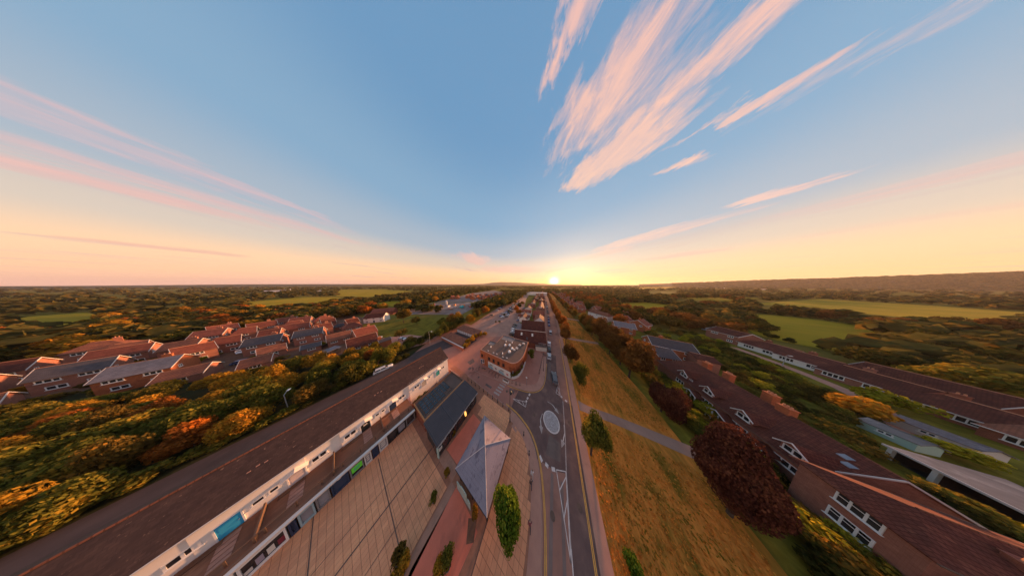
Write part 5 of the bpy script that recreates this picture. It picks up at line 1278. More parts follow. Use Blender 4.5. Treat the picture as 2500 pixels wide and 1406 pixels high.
house('lane_house', 'two-storey brown house with tall brick chimney above the garden lane', 'house', 95.5, 103.5, pi / 2 + .2, 9.5, 8, 5, 7.2, 'brick_pink', 'tile_dark', over=.35, wins=[('N', -2.8, 4.0, 1.6, 1.1, 3), ('N', 2.0, 4.0, 2.2, 1.1, 4), ('N', -2.8, 1.5, 1.6, 1.1, 3), ('E', 0, 4, 1.4, 1.1, 2)], barge='white')
house('lane_house', 'low house with pale-edged roof between the field hedge and the bungalows', 'house', 106, 80, pi / 2 + .2, 12, 8, 2.8, 5.4, 'brick_red', 'tile_dark', over=.35, barge='offwhite', wins=[('N', 0, 1.6, 2.0, 1.1, 3)])
house('lane_house', 'dark roofed house at the right edge under the dark wood', 'house', 104, 60, pi / 2 + .2, 12, 8, 2.8, 5.4, 'brick_red', 'tile_dark', over=.35, barge='offwhite', wins=[('N', 0, 1.6, 2.0, 1.1, 3)])

# ------------------------------------------------------------------ LEFT ESTATE
def estate(x, y, L, W, roof, label, he=4.8, hr=7.6, wall='brick_pink', rz=0.0, hip=(0, 0), front=True, low=False):
    ws = []
    nwin = 2 if L > 5 else 1
    for i in range(nwin):
        u = (i - (nwin - 1) / 2) * L * .5
        ws += [('S', u, he - .85, 1.7, .95, 3)]
        if not low: ws += [('S', u + .3, 1.5, 1.5, 1.1, 2)]
    if not low: ws += [('E', -W * .2, he - .8, 1.1, .95, 2)]
    hsh = abs(int(x * 7 + y * 13)) % 5
    if hip == (0, 0) and hsh == 1 and not low: hip = (L * .3, 0)
    if rz == 0.0: rz = (-.12, .06, .14, -.05, 0.0)[hsh]
    return house('estate_house', label, 'house', x, y, pi / 2 + rz, L, W, he, hr, wall, roof, over=.3, hip=hip, wins=ws, barge='offwhite', group=None, chim=((L * .25, .6, .8),) if hsh in (0, 2, 3) and not low else ())
estate(-186, -26.6, 7.0, 8.0, 'tile_red', 'red-roofed house at the back of the left estate, third from the right')
estate(-185, -15.8, 6.6, 8.0, 'tile_red', 'red-roofed house with orange gable at the back of the left estate')
estate(-176, -8.5, 6.0, 8.0, 'tile_red', 'red hipped-roof house at the right end of the back row', hip=(2.5, 2.0))
estate(-159, -15.8, 8.4, 8.0, 'tile_red', 'long red-roofed house in the middle of the left estate')
estate(-157, -5.8, 4.6, 7.0, 'tile_dark', 'dark red house beside the long red-roofed one', rz=.1)
estate(-134, -19.4, 6.6, 8.0, 'slate', 'slate-roofed brick house in the front row, second from the right')
estate(-131.5, -10.0, 6.8, 8.0, 'slate', 'slate-roofed brick house in the front row with glowing orange gable')
estate(-127, -32.4, 6.4, 9.0, 'slate_pale', 'house with pale grey roof and broad orange brick gable wall', wall='brick_orange')
estate(-146, -42.5, 5.6, 8.6, 'slate', 'dark slate house at the left end of the front row')
estate(-150, -28.6, 5.4, 8.5, 'tile_red', 'red house with white-edged gable behind the pale grey roof')
estate(-165, -43.8, 6.2, 9.0, 'tile_red', 'long red roof at the left of the estate')
estate(-181, -36.0, 5.6, 9.0, 'tile_red', 'red gabled house behind the long red roof')
estate(-171, -28.4, 4.8, 8.0, 'tile_red', 'red house with white-edged gable in the second row')
estate(-190, -52.5, 7.0, 10.0, 'tile_rust', 'rust-brown hipped house at the far left of the estate', hip=(2.5, 2.5))
estate(-168, -54.5, 5.6, 9.0, 'tile_dark', 'dark brown house at the left edge with a white window band')
estate(-150, -51.5, 4.4, 8.0, 'tile_rust', 'small brown house with white gable window at the left edge')
estate(-108, -17.5, 4.2, 7.0, 'tile_rust', 'low rust-roofed house at the front beside the tree belt', he=2.8, hr=4.8, low=True)
estate(-117, -27.0, 4.8, 7.5, 'tile_rust', 'low brown-roofed house at the front of the estate, next to the pale grey roof', he=2.6, hr=4.6, low=True)
estate(-112.5, -9.0, 4.0, 6.0, 'slate', 'low dark outbuilding in front of the slate houses', he=2.4, hr=3.8, low=True)
estate(-148, -1.6, 4.8, 6.5, 'slate', 'small grey hipped garage pair behind the estate', he=2.4, hr=4.4, hip=(1.6, 1.6), low=True)
estate(-127.5, 2.0, 6.4, 8.0, 'tile_red', 'red hipped house behind the tall aerial', hip=(2.4, 2.4))
estate(-106, 5.0, 6.8, 8.0, 'tile_red', 'orange-red roofed house next to the lawn', he=4.4)
estate(-113, -2.2, 6.4, 8.0, 'tile_rust', 'brown roofed house between the slate houses and the lawn', he=3.2, hr=6.0, low=True)
estate(-88.0, 3.2, 7.6, 9.0, 'tile_dark', 'large dark-roofed house with big orange brick gable beside the hedge', he=4.8, hr=7.9, wall='brick_orange')
for i, (x, y, L_, W_, rf_, rz_, lb) in enumerate(((-172, -17.5, 5.6, 8, 'tile_red', .1, 'red house squeezed between the two back rows of the left estate'), (-196, -21, 6, 8, 'tile_red', -.1, 'red house half hidden at the very back of the left estate'), (-198, -37, 6, 8, 'tile_red', .2, 'red house at the wood edge behind the left estate'), (-143.5, -31.5, 5.0, 7, 'tile_red', .25, 'red house turned slightly, behind the broad orange gable'), (-158, -35.5, 4.8, 7.5, 'tile_rust', -.15, 'rust house between the long red roof and the second row'), (-176, -46.5, 5, 8, 'tile_rust', .1, 'rust house left of the long red roof'), (-142, -7, 4.8, 7, 'tile_red', .1, 'red house behind the slate house with the glowing gable'), (-143, 2.5, 4.6, 6, 'tile_dark', .2, 'small dark house beyond the grey garage pair'), (-121, -17.0, 4.6, 6.5, 'tile_rust', .1, 'low rust house before the two slate houses'), (-133, -46, 4.6, 7.0, 'tile_rust', .1, 'low rust house by the tree belt at the far left'), (-152, -20.5, 4.4, 7.0, 'tile_red', -.1, 'red house in the centre of the left estate'), (-167, -6.5, 4.4, 7.0, 'tile_red', .15, 'red house near the hipped one at the right of the back row'))):
    estate(x, y, L_, W_, rf_, lb, rz=rz_, he=2.8 if lb.startswith('low') else 4.8, hr=4.8 if lb.startswith('low') else 7.4, low=lb.startswith('low'))
house('brick_extension', 'square orange brick block with chimney beside the large dark roof', 'extension', -80.5, 8.6, pi / 2, 3.4, 4.6, 4.9, 5.5, 'brick_orange', 'felt', over=.1, barge='offwhite', chim=((-1.4, .5, 1.3),), ridge='felt')
house('white_farmhouse', 'white two-storey farmhouse with brown roof beside the lawn', 'house', -148.5, 14.0, R(52), 11.5, 7.0, 4.6, 7.6, 'render', 'tile_dark', over=.3, barge='offwhite', wins=[('S', -4, 3.6, 1.2, 1.0, 2), ('S', 0, 3.6, 1.2, 1.0, 2), ('S', 4, 3.6, 1.2, 1.0, 2), ('S', -4, 1.3, 1.4, 1.1, 2), ('S', 4, 1.3, 1.4, 1.1, 2), ('S', 0, 0, 1.0, 2.0, 0)])
house('farm_barn', 'dark red barn roofs behind the white farmhouse', 'barn', -175, 22.0, R(52), 16, 8, 4, 7, 'brick_red', 'tile_red', over=.3, barge=None)
cv = thing('conservatory', 'glazed conservatory with blue-grey roof in the estate gardens', 'conservatory', (-97.5, -4.5, 0), .3)
MB().box(-2, 2, -1.6, 1.6, 0, 2.1).build('glass_walls', M['glass'], cv); MB().slab([(-2.3, -1.9, 2.15), (2.3, -1.9, 2.15), (2.3, 1.9, 2.9), (-2.3, 1.9, 2.9)], .1).build('roof', M['slate_pale'], cv)
for i in range(5): MB().box(-2.05 + i * 1.0, -1.95 + i * 1.0, -1.65, -1.58, 0, 2.1).build('glazing_bar', M['white'], cv)

for i, (x, y, k, rz_) in enumerate(((-119, -9.5, ('car_silver', 'hatch'), .3), (-121, -21.5, ('car_blue', 'hatch'), 1.2), (-140, -25, ('car_white', 'hatch'), .2), (-141, -14, ('car_black', 'hatch'), 1.5), (-157, -25, ('car_red', 'hatch'), .1), (-100, 8, ('car_silver', 'estate' if False else 'hatch'), .9), (-84, 15, ('car_white', 'hatch'), .4), (-137, -38, ('car_grey', 'estate'), .2))):
    car(*k, x, y, rz_, ('silver', 'blue', 'white', 'black', 'red', 'silver', 'white', 'grey')[i] + ' car parked ' + ('by the low outbuilding', 'before the low rust house', 'behind the pale grey roof', 'between the slate houses', 'by the long red-roofed house', 'on the drive by the lawn', 'at the pink drive entrance', 'at the left end of the front row')[i] + ' in the estate', None)

# ------------------------------------------------------------------ TOWN UP THE STREET
tn = 0
town = []
rr_ = random.Random(11)
for y in range(76, 420, 13):
    x = lk_x(y) - 7.5
    town.append((x, y, 0))
for y in range(74, 300, 17):
    x = lk_x(y) - 20 - rr_.random() * 3
    if x > -42 - .13 * (y - 76) + 8: town.append((x, y + 4, 1))
for i, (x, y, k) in enumerate(town):
    wl = rr_.choice(['render', 'brick_orange', 'brick_red', 'render_cream', 'brick_red']); rfk = rr_.choice(['tile_red', 'tile_dark', 'tile_red', 'tile_rust'])
    house('street_house', ('red-roofed shop or house in the built-up row up the main street', 'roofed back building behind the main street row')[k], 'house', x + rr_.uniform(-1, 1), y, R(rr_.choice([7, 97, 97])) + .0, rr_.uniform(8, 11), rr_.uniform(6.5, 8.5), 4.8 if k == 0 else 3.4, 7.6 if k == 0 else 5.6, wl, rfk, over=.25, wins=[('S', -2, 3.7, 1.2, 1.1, 2), ('S', 2, 3.7, 1.2, 1.1, 2), ('E', 0, 3.7, 1.2, 1.1, 2)] if y < 200 else [('S', 0, 3.2, 2.0, 1.2, 2)], chim=((2.5, 0, 1.0),) if rr_.random() < .7 else (), barge=None, group=('houses up the main street', 'back buildings of the main street')[k])
house('white_annexe', 'long low white building with bright red roof beyond the halls', 'building', -27.5, 82, R(8), 11, 5, 2.6, 4.2, 'render', 'tile_red', over=.3, barge=None, wins=[('S', -3.5, 1.4, 1.2, 1, 2), ('S', 0, 1.4, 1.2, 1, 2), ('S', 3.5, 1.4, 1.2, 1, 2)])
house('white_annexe', 'white flat-fronted building immediately behind the dark hall roof', 'building', -11.5, 74, R(8), 8, 4.5, 3.6, 5.0, 'render', 'tile_red', over=.2, barge=None, wins=[('S', 0, 2.6, 1.2, 1, 2)])
sm = thing('supermarket', 'long white flat-roofed building far up the street', 'building', (-58, 300, 0), R(8)); MB().box(-32, 32, -14, 14, 0, 7).build('wall', M['render'], sm); MB().box(-33, 33, -15, 15, 7, 7.7).build('roof', M['lead'], sm)
for i in range(26):
    a_ = rr_.random(); x = -128 - rr_.random() * 62; y = 165 + (x + 190) * .5 + rr_.random() * 110
    house('new_house', 'small red brick house of the new estate beyond the yard', 'house', x, y, R(rr_.choice([35, 125, 10, 100])), 8, 7, 5, 8, 'brick_orange', rr_.choice(['tile_red', 'tile_red', 'slate']), over=.25, wins=[('S', -2, 3.8, 1.2, 1.1, 2), ('S', 2, 3.8, 1.2, 1.1, 2)], barge=None, group='new houses beyond the yard')
for i in range(22):
    x = rr_.uniform(-230, -140); y = 122 + (x + 230) * .35 + rr_.uniform(-6, 60)
    house('new_house', 'red brick house of the new estate on the cleared ground', 'house', x, y, R(rr_.choice([35, 125, 10, 100])), 8, 7, 5, 8, 'brick_orange', rr_.choice(['tile_red', 'tile_red', 'slate']), over=.25, wins=[('S', -2, 3.8, 1.2, 1.1, 2), ('S', 2, 3.8, 1.2, 1.1, 2)], barge=None, group='new houses on the cleared ground')
# builders' yard
for i in range(34):
    x = rr_.uniform(-200, -112); y = 44 + (x + 200) * .42 + rr_.uniform(-8, 26)
    s = rr_.uniform(1.2, 3.6); n_ = 9; mb = MB(); pr = []
    ph = [rr_.uniform(.7, 1.25) for _ in range(n_)]
    rings = [(1.0, 0), (.72, .35), (.4, .7), (.1, .9)]
    for k in range(len(rings) - 1):
        for j in range(n_):
            P_ = lambda r_, z_, jj: (s * r_ * ph[jj % n_] * cos(2 * pi * jj / n_), s * .8 * r_ * ph[jj % n_] * sin(2 * pi * jj / n_), s * .45 * z_)
            mb.poly([P_(*rings[k], j), P_(*rings[k], j + 1), P_(*rings[k + 1], j + 1), P_(*rings[k + 1], j)])
    o = mb.build('rubble_heap', M[rr_.choice(['rubble', 'brick_pink', 'concrete', 'earth', 'kerb'])], None, (x, y, 0)); tag(o, 'heap of rubble and building material in the open yard', 'rubble heap', 'rubble heaps in the yard')
for i in range(22):
    x = rr_.uniform(-195, -115); y = 46 + (x + 195) * .42 + rr_.uniform(-6, 24); l = rr_.uniform(2.5, 6)
    t = thing('storage_container', 'small container or stack in the open yard', 'container', (x, y, 0), rr_.random() * 3, 'containers in the yard'); m_ = rr_.choice(['offwhite', 'red', 'bluecar', 'orange', 'concrete', 'white', 'lead'])
    MB().box(-l / 2, l / 2, -1.2, 1.2, .1, 2.3).build('box', M[m_], t); MB().box(-l / 2 - .05, l / 2 + .05, -1.25, 1.25, 2.3, 2.4).build('lid', M['grey'], t); MB().box(-l / 2, l / 2, -1.0, 1.0, 0, .1).build('skids', M['timber'], t)
q = at(1128, 752); t = thing('green_skip', 'bright green machine cover standing in the yard', 'machine', (q[0], q[1], 0)); MB().slab([(-3, -2, 2.6), (3, -2, 2.6), (2, 2, 3.6), (-2, 2, 3.6)], 2.2).build('cover', M['teal'], t); MB().box(-2.4, 2.4, -1.6, 1.6, 0, .8).build('base', M['grey'], t)
q = at(1090, 744); t = thing('silo', 'pale upright silo in the middle of the yard', 'silo', (q[0], q[1], 0)); MB().lathe([(1.6, 0), (1.6, 6), (.4, 7.2), (.01, 7.3)], n=14).build('tank', M['offwhite'], t); MB().box(-.3, .3, -2, -1.55, 0, 6).build('ladder', M['grey'], t)
for px, py, l, h, rz in ((668, 714, 26, 9, .3), (690, 712, 14, 8, .2), (780, 711, 18, 6, .3), (700, 708, 20, 8, .4)):
    q = at(px, py); house('farm_building', 'white-walled farm building among trees near the left horizon', 'building', q[0], q[1], rz + 1.3, l, l * .5, h * .6, h, 'render', 'lead', over=.3, barge=None, group='white farm buildings')
for px, py, l, h in ((1880, 702, 60, 16), (1800, 705, 70, 8), (1860, 707, 60, 8), (1760, 704, 50, 8), (1940, 704, 40, 6), (2440, 735, 8, 3), (2150, 731, 14, 4)):
    q = at(px, py); house('far_building', 'pale distant building below the wooded ridge', 'building', q[0], q[1], .6, l, l * .3, h * .7, h, 'render_cream', 'tile_red' if px != 1880 else 'lead', over=.3, barge=None, group='pale far buildings')

# ================================================================== VEGETATION
rr_ = random.Random(21); random.seed(33)
tree(-4.5, 7.0, 6.8, 2.05, 'bright', 'bright green round tree beside the slate pavilion', name='plaza_tree', base=.22, seed=4, n=11000, leaf=.05)
tree(7.9, 19.6, 9.4, 2.4, 'green', 'young green tree by the footway, nearest the camera', name='street_tree', base=.24, seed=5, n=11000, leaf=.05)
for i, (x, y, h, r, k, lb) in enumerate(((8.6, 33.8, 7.6, 2.35, 'green', 'dark green round tree where the grey car drives past'), (7.0, 42.3, 9.4, 3.0, 'brown', 'brownish tree third along the footway from the camera'), (6.6, 56.6, 10.2, 3.7, 'brown', 'brownish tree fourth along the footway from the camera'), (5.7, 77, 9, 3.6, 'rust', 'rust tinted tree fifth along the footway'))):
    tree(x, y, h, r, k, lb, name='street_tree', base=.14, n=6000, leaf=.055, seed=i % 3)
for y in (66, 84, 92, 100, 108, 116, 125, 134, 143, 153, 164, 175, 187, 200, 214, 230, 248, 268, 290, 315):
    tree(4.6 - .125 * (y - 77), y, 9, 3.6, 'rust' if y < 170 else 'brown', 'tree in the avenue on the road edge of the common, farther up', 'avenue trees up the common', 'avenue_tree', .14)
tree(24.7, 22.9, 13.2, 3.75, 'copper', 'huge dark copper beech in front of the brick cottages', name='copper_beech', base=.0, seed=6, n=42000, leaf=.028)
tree(26.9, 35.9, 9.0, 2.9, 'copper', 'smaller dark copper beech behind the grey path', name='copper_beech', base=.0, seed=7, n=20000, leaf=.036)
for (x, y, h, r, k, lb) in ((25.6, 45.0, 14.5, 5.0, 'brown', 'broad brown-green oak in front of the red brick house'), (25.2, 69.0, 13, 5.4, 'brown', 'round brown-green tree before the white-edged gable house'), (24, 78, 11.5, 4.6, 'brown', 'brown-green tree at the path bend on the common'), (25.0, 57.0, 12, 4.6, 'brown', 'brown-green tree squeezed between the broad oak and the round one'), (26.0, 51.0, 12.5, 4.8, 'brown', 'brown-green tree right behind the broad oak'), (27.5, 62.5, 11.5, 4.6, 'brown', 'dark brown-green tree in front of the red brick house with grey roof'), (23.0, 73.5, 10.5, 4.4, 'olive', 'olive tree between two brown-green ones on the common edge'), (24.5, 84.0, 10.5, 4.6, 'brown', 'brown-green tree opposite the bright lime shrub'), (22.5, 91.0, 9.5, 4.2, 'olive', 'olive tree just before the second far path'), (29.5, 86, 10, 5.0, 'olive', 'olive tree before the stepped white cottages'), (23.5, 98, 8, 4.0, 'olive', 'olive tree beside the second far path')):
    tree(x, y, h, r, k, lb, name='common_tree', base=.08, n=7000, leaf=.055)
for y in (105, 112, 119, 126, 134, 142, 150, 159, 168, 178, 189, 200, 213, 227, 243, 260, 280, 303, 330):
    tree(19.5 - .125 * (y - 100) + rr_.uniform(-1.5, 1.5), y, 9, 4.2, rr_.choice(['rust', 'brown', 'olive']), 'tree in the line on the villa side of the common', 'trees on the villa side of the common', 'avenue_tree', .14)
tree(-8.7, 36.6, 4.6, 1.7, 'green', 'small green tree against the end of the orange brick building', name='pavement_tree', base=.25, n=1800, leaf=.10)
shrub(38, 80, 5.2, 3.6, 'lime', 'bright lime green round shrub beside the grey roofed house', None, 'round_shrub', 1600)
shrub(55.5, 80, 5.0, 3.2, 'gold', 'golden yellow round tree behind the dark-roofed brick house', None, 'round_shrub', 1600)
tree(48, 102, 9, 4.4, 'rust', 'orange-brown tree right of the stepped white cottages', name='garden_tree', base=.1)
# planters and pots on the plaza
for (px, py, h, r, k, lb) in ((1060, 1222, 1.6, .55, 'green', 'green potted shrub in the middle of the plaza'), (1092, 1160, 1.5, .5, 'gold', 'yellow-green potted shrub at the grey paving band'), (978, 1372, 2.4, .8, 'olive', 'dark spiky shrub at the bottom edge of the plaza'), (985, 1402, 2.4, .8, 'gold', 'yellow shrub at the bottom edge of the plaza'), (1095, 1385, 2.4, .8, 'green', 'green shrub on the red paving at the bottom edge'), (1072, 1404, 2.0, .7, 'gold', 'yellowish shrub left of the green one on the red paving'), (1162, 1262, 2.0, .6, 'olive', 'olive shrub in the bed under the pavilion edge'), (1548, 1404, 1.6, 1.0, 'bright', 'green bush at the bottom edge of the dry grass'), (1110, 1065, 1.5, .35, 'gold', 'slim yellow shrub between the black shop and the pavilion')):
    q = at(px, py); t = shrub(q[0], q[1], h, r, k, lb, None, 'potted_shrub', 700, z=.1)
    if px not in (1548, 1162): MB().lathe([(.22, 0), (.32, .45), (.34, .5), (.28, .5), (.25, .42)], n=12).build('pot', M['grey'], t)
# left belt of trees between lane and estate
belt = [(-61.6, -60), (-61.6, -24), (-61.2, -4), (-62.5, 12), (-74, 8), (-82, 0), (-92, -11), (-104, -23), (-119, -38), (-138, -53), (-165, -66)]
cnt = 0; P_ = []
while len(P_) < 150:
    x, y = rr_.uniform(-170, -61), rr_.uniform(-60, 12)
    if not inside((x, y), belt): continue
    dmin = 3.0 if x > -80 else 3.8
    if any((x - a) ** 2 + (y - b) ** 2 < dmin ** 2 for a, b in P_): 
        cnt += 1
        if cnt > 6000: break
        continue
    P_.append((x, y))
for (x, y) in P_:
    edge = x > -70
    h = rr_.uniform(5.0, 7.8) if edge else rr_.uniform(4.6, 7.2) if x > -92 else rr_.uniform(3.2, 4.8)
    w = rr_.random(); gold = .36 if y < -6 else .12
    k = 'gold' if w < gold * .6 else 'olive' if w < gold + .06 else 'rust' if w < gold + .10 else 'green' if w < .85 else 'dark'
    lbk = {'gold': 'golden-leaved tree in the tree belt beside the back lane', 'olive': 'olive tree in the tree belt beside the back lane', 'rust': 'rust-leaved tree in the tree belt beside the back lane', 'green': 'green tree in the tree belt beside the back lane', 'dark': 'dark green tree in the tree belt beside the back lane'}[k]
    tree(x, y, h, rr_.uniform(2.3, 3.2), k, lbk, 'trees of the belt beside the back lane, ' + k, 'belt_tree', .03, n=4200, leaf=.062)
for i in range(26):      # hedge foot along the lane
    y = -46 + i * 2.3; shrub(-61.6 + rr_.uniform(-.5, .3), y, rr_.uniform(1.4, 2.4), rr_.uniform(1.3, 1.9), rr_.choice(['green', 'dark', 'green']), 'bush at the foot of the tree belt along the back lane', 'bushes along the back lane', 'hedge_bush', 500)
# hedge and trees from the lane end to the car park
for (x, y, h, r, k) in ((-66, 18, 4.6, 2.8, 'dark'), (-67, 22.5, 5.5, 3.2, 'dark'), (-66.5, 27, 6, 3.4, 'green'), (-67, 31.5, 6.5, 3.6, 'dark'), (-68, 36, 7, 3.8, 'dark'), (-72, 33, 7, 4, 'green'), (-74, 40, 8.5, 4.5, 'olive'), (-70, 42, 8, 4.0, 'dark'), (-72, 15.5, 4.5, 3, 'dark'), (-68, 14, 4.2, 2.8, 'green'), (-77, 46, 9, 4.5, 'gold'), (-80, 42, 8, 4.2, 'rust'), (-82, 36, 7.5, 4, 'green')):
    tree(x, y, h, r, k, 'tree of the dense clump between the lawn and the garages', 'clump between lawn and garages', 'clump_tree', .05, n=4200, leaf=.062)
for i in range(20):
    y = 50 + i * 5.2; x = -66.5 - (y - 50) * .285 + rr_.uniform(-1, 1)
    tree(x, y, rr_.uniform(8, 10.5), rr_.uniform(3.6, 4.6), rr_.choice(['dark', 'dark', 'olive', 'gold', 'green', 'rust'] if i < 12 else ['olive', 'gold', 'green']), 'tree in the dark row along the left edge of the car park', 'trees along the car park', 'car_park_tree', .06, n=4200, leaf=.062)
tree(-120, 23.5, 12, 6.2, 'olive', 'large oak with bare trunk on the green lawn', name='lawn_oak', base=.25, n=3600, leaf=.08); tree(-103, 27, 6.8, 3.6, 'dark', 'small dark tree in the middle of the green lawn', name='lawn_tree', base=.25, n=2200, leaf=.09)
tree(-81, 14.5, 7.5, 3.4, 'olive', 'sparse leaning tree behind the orange brick block', name='leaning_tree', base=.35, n=700)
for (x, y, h, k) in ((-43.4, 61.5, 2.6, 'green'), (-46, 60, 2.2, 'olive'), (-48.5, 78, 3, 'olive'), (-51, 92, 3.2, 'green'), (-55, 108, 3.4, 'olive'), (-59, 126, 3.4, 'green')):
    tree(x, y, h, h * .45, k, 'small tree on a paved island between the car park bays', 'car park island trees', 'island_tree', .3)
for (x, y, h, r) in ((-44.5, 36.5, 3.2, 1.9), (-42.8, 39.0, 3.0, 1.8), (-41.3, 41.5, 2.8, 1.6), (-43.5, 30.5, 3.2, 2.0), (-43.0, 33.5, 3.4, 2.0), (-42.4, 28, 2.8, 1.6)):
    shrub(x, y, h, r, rr_.choice(['gold', 'lime', 'gold']), 'yellow shrub along the street verge beside the garages', 'yellow shrubs by the garages', 'yellow_shrub', 900)
for (px, py) in ((1261, 760), (1268, 752), (1266, 768), (1258, 742), (1275, 745)):
    q = at(px, py); tree(q[0], q[1], 7, 3.6, rr_.choice(['olive', 'dark', 'rust']), 'tree between the car park and the main street houses', 'trees behind the main street houses', 'town_tree', .1)
# gardens on the right
def scatter(poly, n, rmin, fn, tries=4000):
    pts = []; xs = [p[0] for p in poly]; ys = [p[1] for p in poly]
    for _ in range(tries):
        if len(pts) >= n: break
        p = (rr_.uniform(min(xs), max(xs)), rr_.uniform(min(ys), max(ys)))
        if inside(p, poly) and not any(inside((p[0] * k_, p[1] * k_), f_) for f_ in FIELDS for k_ in (1.0, 1.15, 1.3)) and all((p[0] - a[0]) ** 2 + (p[1] - a[1]) ** 2 > rmin ** 2 for a in pts): pts.append(p)
    for p in pts: fn(*p)
    return pts
NM = {'green': 'green', 'dark': 'dark green', 'lime': 'lime green', 'olive': 'olive', 'gold': 'golden', 'brown': 'brown', 'rust': 'rust coloured', 'bright': 'bright green', 'far': 'dull green'}
def gshrub(x, y):
    k = rr_.choice(['green', 'dark', 'green', 'lime', 'olive', 'dark']); shrub(x, y, rr_.uniform(1.3, 3.0), rr_.uniform(1.1, 2.3), k, NM[k] + ' shrub in the long back gardens right of the cottages', 'garden shrubs, ' + k, 'garden_shrub', 700)
scatter([(50, 40), (57, 44), (70, 55), (78, 65), (83, 78), (85, 92), (75, 100), (68, 84), (64, 74), (58, 60), (52, 50)], 95, 1.8, gshrub)
scatter([(52, 76), (70, 84), (86, 96), (84, 108), (60, 106), (56, 92)], 30, 3.0, gshrub)
scatter([(30.0, 30.6), (36.6, 30.6), (36.6, 55), (33, 55), (30, 44)], 40, 1.5, gshrub)
scatter([(28.5, 19), (34.6, 19), (34.8, 26.5), (31.5, 29.5), (30.5, 26)], 18, 1.5, gshrub)
scatter([(45, 26), (58, 28), (60, 40), (50, 38)], 16, 1.8, gshrub)
q = at(2080, 1000); 
for (px, py, h, r, k, lb) in ((2070, 1010, 5.2, 3.4, 'gold', 'golden feathery shrub in front of the bungalows'), (2150, 990, 4.8, 3.0, 'lime', 'yellow-green shrub next to the golden one before the bungalows'), (2300, 1105, 2.6, 2.6, 'lime', 'yellow-green hedge above the open garages'), (1990, 975, 2.6, 2.0, 'dark', 'dark bush by the garden lane'), (2400, 990, 4, 3, 'green', 'green tree at the right edge behind the bungalows')):
    q = at(px, py); shrub(q[0], q[1], h, r, k, lb, None, 'garden_bush', 1600)
def gtree(lb, grp, kinds, h0, h1, r0, r1, n=1300):
    def f(x, y):
        k = rr_.choice(kinds); tree(x, y, rr_.uniform(h0, h1), rr_.uniform(r0, r1), k, NM[k] + ' ' + lb, grp + ', ' + k, 'background_tree', .05)
    return f
allp = []
allp += scatter([(100, 96), (96, 112), (76, 112), (56, 118), (50, 130), (44, 160), (40, 200), (80, 180), (110, 150), (124, 128), (118, 110)], 60, 6.5, gtree('tree between the cottages and the fields', 'trees between cottages and fields', ['brown', 'dark', 'olive', 'brown', 'far'], 7, 11, 3.6, 5.6))
allp += scatter([(118, 62), (112, 90), (122, 112), (136, 116), (155, 128), (200, 150), (290, 190), (300, 130), (220, 95), (160, 60)], 70, 7.5, gtree('tree of the dark wood right of the fields', 'trees of the dark wood', ['dark', 'dark', 'green', 'olive'], 7, 11, 4.5, 6.5))
allp += scatter([(40, 130), (30, 190), (18, 330), (40, 420), (110, 330), (130, 210), (110, 160), (70, 140)], 90, 7.5, gtree('tree behind the red villas', 'trees behind the red villas', ['brown', 'rust', 'olive', 'dark'], 8, 12, 4.2, 6.2))
def hedge(px_pts, step, h0, h1, kinds, lb, grp):
    pts = [at(x, y)[:2] for x, y in px_pts]
    for a, b in zip(pts, pts[1:]):
        l = math.hypot(b[0] - a[0], b[1] - a[1]); n_ = max(1, int(l / step))
        for i in range(n_):
            t = (i + rr_.random() * .6) / n_; k = rr_.choice(kinds); h = rr_.uniform(h0, h1)
            tree(a[0] + (b[0] - a[0]) * t + rr_.uniform(-1, 1), a[1] + (b[1] - a[1]) * t + rr_.uniform(-1, 1), h, h * rr_.uniform(.48, .62), k, NM[k] + ' ' + lb, grp + ', ' + k, 'hedgerow_tree', .04)
hedge([(1680, 762), (1720, 755), (1780, 762)], 8, 9, 13, ['dark', 'olive', 'brown'], 'hedgerow tree of the thick clump before the middle field', 'clump before the middle field')
hedge([(1660, 775), (1790, 775), (1830, 792), (1850, 812)], 5, 6, 9, ['dark', 'brown', 'dark'], 'hedgerow tree on the left edge of the middle field', 'left hedge of the middle field')
hedge([(1850, 812), (1910, 834), (1990, 850), (2060, 866)], 4, 2.0, 3.4, ['dark', 'green'], 'hedge bush between the middle field and the bungalows', 'hedge above the bungalows')
hedge([(1840, 758), (1900, 768), (2000, 778), (2120, 794), (2180, 806)], 9, 6, 11, ['dark', 'olive', 'brown', 'green'], 'hedgerow tree between the two right-hand fields', 'hedge between the right fields')
hedge([(1880, 768), (2010, 782), (2170, 800)], 7, 2.5, 4, ['dark', 'olive'], 'low hedge bush between the two right-hand fields', 'low hedge between the right fields')
hedge([(2180, 806), (2300, 806), (2500, 818)], 10, 8, 11, ['dark', 'brown', 'olive'], 'tree of the dark line at the right edge below the far field', 'line below the far field')
hedge([(1520, 740), (1640, 730), (1760, 728), (1830, 740)], 11, 8, 12, ['dark', 'olive', 'brown'], 'tree of the line behind the far meadow', 'line behind the far meadow')
hedge([(1500, 765), (1560, 768), (1640, 766)], 8, 7, 11, ['brown', 'dark', 'rust'], 'tree below the small far meadow', 'line below the small meadow')
# woods behind the left estate
allp += scatter([(-200, -75), (-196, -40), (-200, -10), (-186, 2), (-190, 16), (-230, 30), (-330, 20), (-360, -60), (-330, -95), (-260, -100)], 120, 8.0, gtree('tree of the wood behind the left estate', 'wood behind the left estate', ['dark', 'green', 'olive', 'dark', 'gold', 'rust'], 7, 11, 4.6, 6.4))
allp += scatter([(-190, 30), (-230, 40), (-300, 80), (-330, 160), (-230, 100), (-205, 80)], 34, 9, gtree('tree of the wood beyond the yard', 'wood beyond the yard', ['olive', 'dark', 'gold', 'dark'], 9, 13, 5, 7))
hedge([(840, 770), (900, 762), (960, 755), (1010, 752)], 9, 7, 11, ['olive', 'dark', 'gold'], 'tree on the slope left of the yard', 'slope trees left of the yard')

